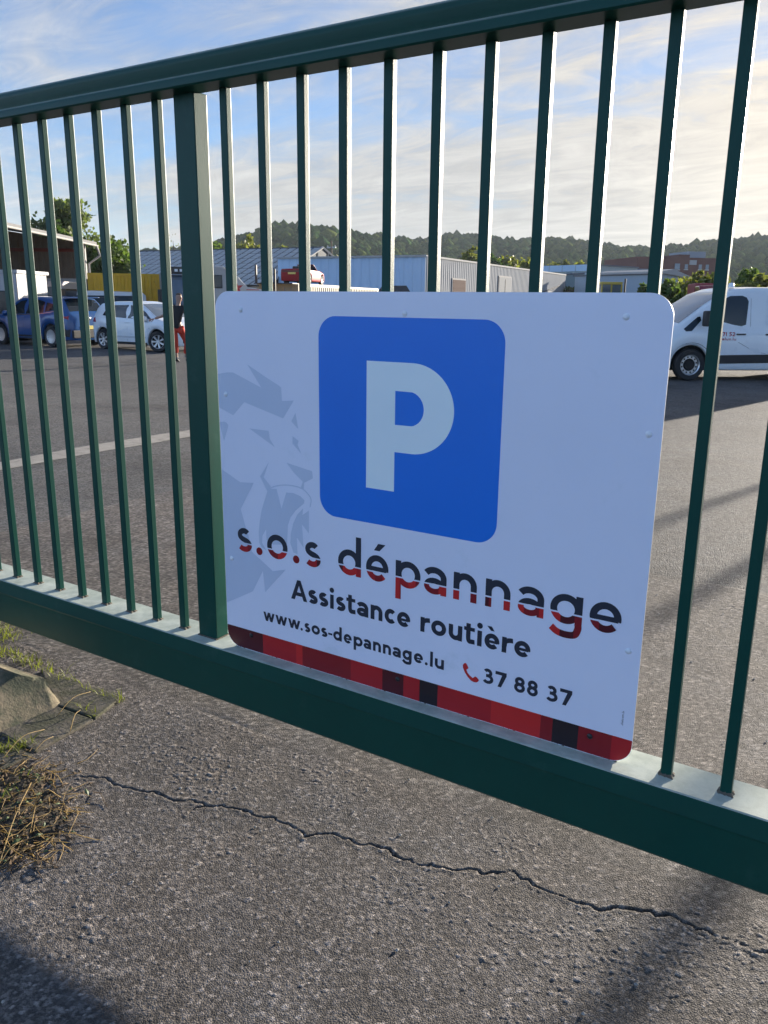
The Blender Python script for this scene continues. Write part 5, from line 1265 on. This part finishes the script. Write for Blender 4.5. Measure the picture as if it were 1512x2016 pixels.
# ================================================================== TREES
def leaf_mat(name, col, var=.4):
    return mat(name, col, .6, var=var, vscale=.7, spec=.3, leafy=.4)
BARK = mat('bark', (.09, .07, .05), .9, var=.3, vscale=8)
LEAF = [leaf_mat('leaf_dark', (.040, .070, .024)), leaf_mat('leaf_mid', (.075, .115, .030)), leaf_mat('leaf_yellow', (.15, .16, .04)), leaf_mat('leaf_pale', (.13, .165, .065))]
def tree(name, label, base, h, blobs, n, leaf, lm, group=None, sparse=.0, seed=0):
    """blobs: (x, y, z, r) clumps in fractions of h"""
    g = random.Random(seed*7+int(h*100)); t = thing(name, label, 'tree', base, g.uniform(0, 6.28) if seed else 0., group)
    tb = MB(); top = max(b_[2] for b_ in blobs)*h
    tb.tube([(0, 0, -.1), (.02*h, .01*h, top*.35), (-.01*h, .015*h, top*.75)], [.028*h, .020*h, .008*h], 8)
    for (x, y, z, r_) in blobs:
        tb.tube([(0.01*h, 0.01*h, h*z*.45), (x*h*.5, y*h*.5, h*z*.8), (x*h, y*h, h*z)], [.010*h, .007*h, .003*h], 5)
    tb.build('trunk', BARK, t, smooth='auto')
    rs = np.random.default_rng(seed+3); k = len(blobs); tot = sum(b_[3]**2 for b_ in blobs); Vs = []
    for (x, y, z, r_) in blobs:
        m = int(n*r_**2/tot)
        cl = rs.normal(size=(max(4, m//14), 3)); cl /= np.linalg.norm(cl, axis=1)[:, None]; cl *= (rs.random(len(cl))**.4*r_)[:, None]
        idx = rs.integers(0, len(cl), m); p = cl[idx]+rs.normal(size=(m, 3))*r_*.2
        p = (p*np.array([1, 1, .85])+np.array([x, y, z]))*h
        a = rs.normal(size=(m, 3)); a /= np.linalg.norm(a, axis=1)[:, None]; b_ = np.cross(a, rs.normal(size=(m, 3))); b_ /= np.linalg.norm(b_, axis=1)[:, None]
        s_ = (leaf*(.6+.8*rs.random(m)))[:, None]
        Vs.append(np.stack([p-a*s_, p+b_*s_*.6, p+a*s_, p-b_*s_*.6], 1))
    V = np.concatenate(Vs).reshape(-1, 3); Fq = np.arange(len(V)).reshape(-1, 4)
    link('crown', np_mesh('crown', V, Fq, lm), t); return t
def bush_blobs(seed, n=9, w=.33, z0=.3, z1=.82):
    g = random.Random(seed); o = []
    for k in range(n):
        z = z0+(z1-z0)*k/(n-1); q = math.sin(math.pi*(.18+.72*k/(n-1))); a = g.uniform(0, 6.28); d = g.uniform(.2, 1)*w*q
        o.append((d*math.cos(a), d*math.sin(a), z+g.uniform(-.05, .05), g.uniform(.13, .22)*(.5+.6*q)))
    return o
tree('tall_tree', 'tall loose pale green tree rising behind the open shed', wxp(152, 58), hgt(158, 384, 58), bush_blobs(1, 14, .26, .22, .90), 9000, .17, LEAF[3], seed=1)
tree('tall_tree', 'dark narrow tree close behind the shed roof', wxp(118, 56), hgt(118, 425, 56), bush_blobs(2, 9, .14, .3, .9), 4000, .17, LEAF[0], seed=2)
tree('round_tree', 'rounded sunlit green tree between shed and glass roof', wxp(226, 57), hgt(226, 452, 57), bush_blobs(3, 12, .33, .22, .82), 8000, .17, LEAF[1], seed=3)
tree('bare_tree', 'thin nearly bare treetop above the glass roof', wxp(346, 120), hgt(346, 462, 120), bush_blobs(4, 9, .22, .45, .92), 240, .12, LEAF[2], seed=4)
for i, (px, py, D, w, lm, lab) in enumerate(((496, 463, 128, .36, 2, 'yellow-green tree behind the middle of the glass roof'), (430, 474, 130, .36, 1, 'mid green tree behind the glass roof beside the gate post'), (563, 477, 126, .42, 2, 'low yellow-green tree behind the glass roof ridge'),
        (921, 486, 132, .17, 2, 'narrow yellow-green poplar behind the warehouse roof'), (967, 492, 130, .2, 0, 'dark conical tree behind the warehouse'), (1000, 502, 136, .5, 2, 'broad yellow-green tree behind the warehouse, right of the conical tree'),
        (1035, 508, 140, .45, 2, 'low olive tree behind the warehouse end'), (668, 497, 112, .4, 2, 'small bright tree beside the telegraph pole'), (1120, 508, 170, .5, 2, 'olive treetops behind the pale blue hall'))):
    tree('background_tree', lab, wxp(px, D), hgt(px, py, D), bush_blobs(10+i, 10, w, .4, .85), 2600, .36, LEAF[lm], 'trees behind the halls', seed=10+i)
for i, (px, py, D, w, lm, lab) in enumerate(((1322, 546, 46, .42, 1, 'bushy green tree in front of the small pale hall'), (1345, 572, 42, .5, 1, 'low green bush left of the white van windscreen'), (1384, 521, 52, .36, 2, 'sunlit round tree in front of the red office building'),
        (1452, 521, 55, .42, 1, 'green tree behind the white van roof beside the gate bar'), (1490, 532, 50, .45, 2, 'yellow-green tree behind the van roof, between two greener trees'), (1560, 515, 56, .4, 1, 'green tree farther along the row behind the van'), (1272, 552, 60, .42, 1, 'dark green bush beside the red tractor'), (1600, 540, 48, .45, 2, 'last yellow-green tree of the row behind the van'))):
    tree('yard_tree', lab, wxp(px, D), hgt(px, py, D), bush_blobs(30+i, 12, w, .22, .82), 5200, .14, LEAF[lm], 'row of trees behind the white van', seed=30+i)
t = MB(); 
hd_ = thing('clipped_hedge', 'low dark green clipped hedge at the end of the warehouse', 'hedge', wxp(1112, 118), FA)
MB().box(0, 6.5, 0, 1., 0, hgt(1130, 566, 118)-.3).build('twigs', BARK, hd_)
rs = np.random.default_rng(5); m = 2500; p = rs.random((m, 3))*np.array([7, 1.4, hgt(1130, 566, 118)+.1])+np.array([-.2, -.2, 0]); a = rs.normal(size=(m, 3)); a /= np.linalg.norm(a, axis=1)[:, None]; b_ = np.cross(a, rs.normal(size=(m, 3))); b_ /= np.linalg.norm(b_, axis=1)[:, None]
link('leaves', np_mesh('leaves', np.stack([p-a*.2, p+b_*.13, p+a*.2, p-b_*.13], 1).reshape(-1, 3), np.arange(4*m).reshape(-1, 4), LEAF[0]), hd_)

# ---- wooded hills
RIDGE = [(-900, 440), (-300, 470), (0, 505), (200, 500), (330, 492), (420, 479), (480, 466), (530, 450), (560, 444), (640, 448), (700, 460), (780, 470), (850, 476), (880, 463), (920, 466), (960, 470), (1010, 475), (1060, 474), (1100, 471), (1140, 479), (1200, 487), (1280, 489), (1330, 485), (1400, 476), (1512, 467), (1700, 450), (2200, 440), (2800, 470)]
def ridge_D(px): return 560 if px < 700 else 560+min((px-700)/160., 1)*240
def hill_pt(px, f, lift=0.):
    D0, D1 = 240., ridge_D(px); D = D0+(D1-D0)*f
    zr = at(px, interp(RIDGE, px), D1)[2]-8.5
    s_ = min(f, 1); z = YARD-1.2+(zr+1.2)*(s_*s_*(3-2*s_))*1.0
    if f > 1: z = zr-(f-1)*zr*.9
    q = at(px, 600, D); return (q[0], q[1], z+lift)
cols = list(range(-900, 2801, 40)); rows = [i/14 for i in range(0, 22)]
hm = MB(); nr = len(rows)
hm.add([hill_pt(px, f) for px in cols for f in rows], [(i*nr+j, (i+1)*nr+j, (i+1)*nr+j+1, i*nr+j+1) for i in range(len(cols)-1) for j in range(nr-1)])
tag(hm.build('hill', mat('forest_floor', (.035, .045, .018), .9, var=.3, vscale=.05), smooth=True), 'wooded hillside closing the view behind the yard', 'hill', kind='structure')
tm = []
for k in range(7):
    vs = []; fs = []; off = 0; g = random.Random(k)
    for j in range(3):
        bm = bmesh.new(); bmesh.ops.create_icosphere(bm, subdivisions=1, radius=1)
        c_ = Vector((g.uniform(-.5, .5), g.uniform(-.5, .5), g.uniform(-.25, .45))) if j else Vector((0, 0, 0)); r_ = 1. if j == 0 else g.uniform(.42, .66)
        bm.verts.ensure_lookup_table()
        for v in bm.verts: v.co = c_+v.co*r_*g.uniform(.74, 1.2)
        vs += [tuple(v.co) for v in bm.verts]; fs += [tuple(v.index+off for v in f.verts) for f in bm.faces]; off += len(bm.verts); bm.free()
    tm.append((np.array(vs), np.array(fs)))
VV = []; FF = []; TT = []; off = 0; rs = np.random.default_rng(2)
for px in range(-300, 1860, 6):
    D1 = ridge_D(px)
    f = 1.06
    while f > .12:
        D = 240+(D1-240)*f; fpx = px+rs.uniform(-8, 8)*700/D
        q = hill_pt(fpx, f+rs.uniform(-.012, .012)); sc = rs.uniform(2.3, 4.3)*(1.15 if rs.random() < .1 else 1)
        py = proj((q[0], q[1], q[2]+sc))[1]
        if py < 572:
            V, Fc = tm[rs.integers(0, 7)]; a = rs.uniform(0, 6.28); ca_, sa_ = math.cos(a), math.sin(a)
            W = V*np.array([sc, sc, sc*rs.uniform(1.0, 1.5)]); W = np.stack([W[:, 0]*ca_-W[:, 1]*sa_, W[:, 0]*sa_+W[:, 1]*ca_, W[:, 2]], 1)
            VV.append(W+np.array([q[0], q[1], q[2]+sc*.9])); FF.append(Fc+off); off += len(V); TT.append(np.full(len(V), rs.random()))
        f -= rs.uniform(.024, .04)
def forest_material():
    m = mat('forest_leaves', (.045, .065, .022), .95, var=0., spec=.0); n = m.node_tree.nodes; l = m.node_tree.links
    a = n.new('ShaderNodeAttribute'); a.attribute_name = 'tint'; r_ = n.new('ShaderNodeValToRGB'); l.new(a.outputs['Fac'], r_.inputs[0])
    e = r_.color_ramp.elements; e[0].color = (.018, .048, .022, 1); e[1].color = (.085, .115, .034, 1); x = e.new(.55); x.color = (.034, .070, .028, 1)
    c_ = n.new('ShaderNodeTexCoord'); k = n.new('ShaderNodeTexNoise'); k.inputs['Scale'].default_value = .9; k.inputs['Detail'].default_value = 4; l.new(c_.outputs['Object'], k.inputs['Vector'])
    bp = n.new('ShaderNodeBump'); bp.inputs['Distance'].default_value = 1.2; bp.inputs['Strength'].default_value = .9; l.new(k.outputs['Fac'], bp.inputs['Height']); l.new(bp.outputs[0], n['Principled BSDF'].inputs['Normal'])
    l.new(r_.outputs[0], n['Principled BSDF'].inputs['Base Color']); return m
fm = np_mesh('forest', np.concatenate(VV), np.concatenate(FF), forest_material())
fa = fm.attributes.new('tint', 'FLOAT', 'POINT'); fa.data.foreach_set('value', np.concatenate(TT).astype(np.float32))
tag(link('forest', fm), 'dense deciduous forest covering the hills beyond the yard', 'forest', kind='stuff')

# ================================================================== PERSON
def skinned(name, pts, edges, m, parent, sub=2):
    me = bpy.data.meshes.new(name); me.from_pydata([p[:3] for p in pts], edges, []); o = link(name, me, parent)
    md = o.modifiers.new('skin', 'SKIN'); md.use_smooth_shade = True
    for i, p in enumerate(pts): me.skin_vertices[0].data[i].radius = (p[3], p[4] if len(p) > 4 else p[3]); me.skin_vertices[0].data[i].use_root = (i == 0)
    o.modifiers.new('sub', 'SUBSURF').render_levels = sub; o.modifiers['sub'].levels = sub
    me.materials.append(m); return o
M_SKIN = mat('skin', (.36, .21, .15), .55, var=.06, vscale=10)
M_TSHIRT = mat('black_tshirt', (.016, .016, .018), .85, var=.2, vscale=8, bump=.004, bscale=12)
M_TROUSER = mat('red_trousers', (.52, .045, .022), .8, var=.15, vscale=6, bump=.004, bscale=14)
M_SHOE = mat('dark_shoe', (.030, .020, .020), .6, var=.2)
M_SOCK = mat('grey_sock', (.35, .33, .32), .85, var=.1)
M_HAIR = mat('brown_hair', (.035, .022, .014), .7, var=.3, vscale=30)
pp = on_z(351, 714, YARD)
person = thing('person', 'person in black t-shirt and red trousers walking away from the white hatchback', 'person', (pp[0], pp[1], YARD), FA)
# local x to the viewer's right, y away, z up; walking right and away, left arm swung out behind to the hatchback
H3 = [(0, 0, .90, .11, .09), (.02, .0, 1.08, .12, .09), (.05, .01, 1.27, .135, .095), (.06, .015, 1.40, .07, .06), (.075, .02, 1.48, .052), (.085, .03, 1.56, .072, .080), (.09, .035, 1.635, .078, .088), (.09, .035, 1.70, .050, .055),
      (-.10, .0, 1.36, .055), (-.26, -.02, 1.20, .043), (-.36, -.06, 1.14, .036), (-.52, -.10, 1.09, .028),            # left arm
      (.21, .05, 1.35, .055), (.27, .12, 1.10, .043), (.30, -.02, .98, .034), (.33, -.12, .97, .028),                     # right arm
      (-.07, -.02, .86, .085), (-.02, -.10, .47, .058), (-.03, -.04, .12, .040),                                          # left leg pushing off
      (.09, .03, .86, .085), (.22, .16, .50, .058), (.15, .22, .12, .040)]
E3 = [(0, 1), (1, 2), (2, 3), (3, 4), (4, 5), (5, 6), (6, 7), (2, 8), (8, 9), (9, 10), (10, 11), (2, 12), (12, 13), (13, 14), (14, 15), (0, 16), (16, 17), (17, 18), (0, 19), (19, 20), (20, 21)]
body = skinned('body', H3, E3, M_SKIN, person)
skinned('t_shirt', [(0, 0, .80, .160, .125), (.02, .0, 1.08, .150, .115), (.05, .01, 1.27, .165, .115), (.06, .015, 1.385, .085, .072), (-.10, .0, 1.36, .078), (-.24, -.018, 1.22, .066), (.21, .05, 1.35, .078), (.255, .10, 1.17, .066)],
        [(0, 1), (1, 2), (2, 3), (2, 4), (4, 5), (2, 6), (6, 7)], M_TSHIRT, person)
skinned('trousers', [(0, 0, .90, .140, .110), (-.07, -.02, .84, .105), (-.02, -.10, .47, .080), (-.03, -.04, .22, .068), (.09, .03, .84, .105), (.22, .16, .50, .080), (.15, .22, .20, .068)],
        [(0, 1), (1, 2), (2, 3), (0, 4), (4, 5), (5, 6)], M_TROUSER, person)
for pts in ([(-.03, -.03, .20, .048), (-.03, -.02, .10, .046)], [(.15, .22, .18, .048), (.15, .22, .10, .046)]): skinned('sock', pts, [(0, 1)], M_SOCK, person, 1)
skinned('shoe', [(-.045, -.05, .115, .052, .05), (-.02, -.02, .055, .050, .045), (.03, .02, .030, .046, .028)], [(0, 1), (1, 2)], M_SHOE, person)
skinned('shoe', [(.14, .20, .06, .050, .045), (.20, .26, .045, .048, .035), (.27, .32, .035, .042, .028)], [(0, 1), (1, 2)], M_SHOE, person)
skinned('hair', [(.075, .05, 1.60, .060, .060), (.085, .055, 1.67, .082, .085), (.095, .045, 1.725, .060, .062)], [(0, 1), (1, 2)], M_HAIR, person)
def hand(cx, cy, cz, d, side, up):
    d = Vector(d).normalized(); s_ = Vector(side).normalized(); u_ = Vector(up).normalized(); c_ = Vector((cx, cy, cz))
    pts = [(*c_, .026, .018), (*(c_+d*.05), .036, .016), (*(c_+d*.085), .038, .015)]; ed = [(0, 1), (1, 2)]
    for k, (o, L_) in enumerate(((-.030, .055), (-.010, .068), (.010, .064), (.030, .050))):
        b0 = c_+d*.085+s_*o; i = len(pts); pts += [(*b0, .0095), (*(b0+d*L_*.55-u_*.006), .009), (*(b0+d*L_-u_*.022), .008)]; ed += [(2, i), (i, i+1), (i+1, i+2)]
    i = len(pts); b0 = c_+d*.03-s_*.034; pts += [(*b0, .0105), (*(b0+d*.03-s_*.018-u_*.005), .0095), (*(b0+d*.055-s_*.020-u_*.015), .0085)]; ed += [(1, i), (i, i+1), (i+1, i+2)]
    skinned('hand', pts, ed, M_SKIN, person, 1)
hand(-.52, -.10, 1.09, (-.9, -.25, -.25), (0, .5, .8), (0, -.8, .5)); hand(.33, -.12, .97, (.2, -.9, .1), (.8, .1, .3), (0, 0, 1))
face = MB()
for s_ in (-1, 1): face.lathe([(0, .006), (.009, .004), (.010, 0)], 'z', 8, (.125+.0*s_, .085, 1.605))
MB().lathe([(0, .02), (.010, .014), (.016, 0)], 'y', 8, (.145, .105, 1.575)).build('nose', M_SKIN, person, smooth=True)
for s_ in (-1, 1):
    e_ = MB().lathe([(0, .012), (.018, .010), (.028, 0)], 'x', 10, (.09+s_*.072, .04-s_*.03, 1.60)); e_.build('ear', M_SKIN, person, smooth=True)
for s_ in (-1, 1): MB().lathe([(0, .006), (.008, .004), (.009, 0)], 'y', 8, (.135+s_*.026, .102-s_*.020, 1.612)).build('eye', M_HAIR, person, smooth=True)
MB().box(.12, .155, .095, .108, 1.535, 1.545).build('mouth', mat('lips', (.25, .10, .08), .5, var=.05), person)

# ================================================================== HAZE
hz = MB().box(-1750, 1750, -1750, 1750, -4., 150.).build('haze', mat('haze_air', (1, 1, 1), var=0), None)
hm_ = hz.data.materials[0]; n = hm_.node_tree.nodes; n.remove(n['Principled BSDF'])
pv = n.new('ShaderNodeVolumePrincipled'); pv.inputs['Density'].default_value = .00018; pv.inputs['Color'].default_value = (.86, .92, 1, 1); pv.inputs['Anisotropy'].default_value = .0
hm_.node_tree.links.new(pv.outputs[0], n['Material Output'].inputs['Volume'])
tag(hz, 'thin pale evening haze over the valley', 'haze', kind='stuff')
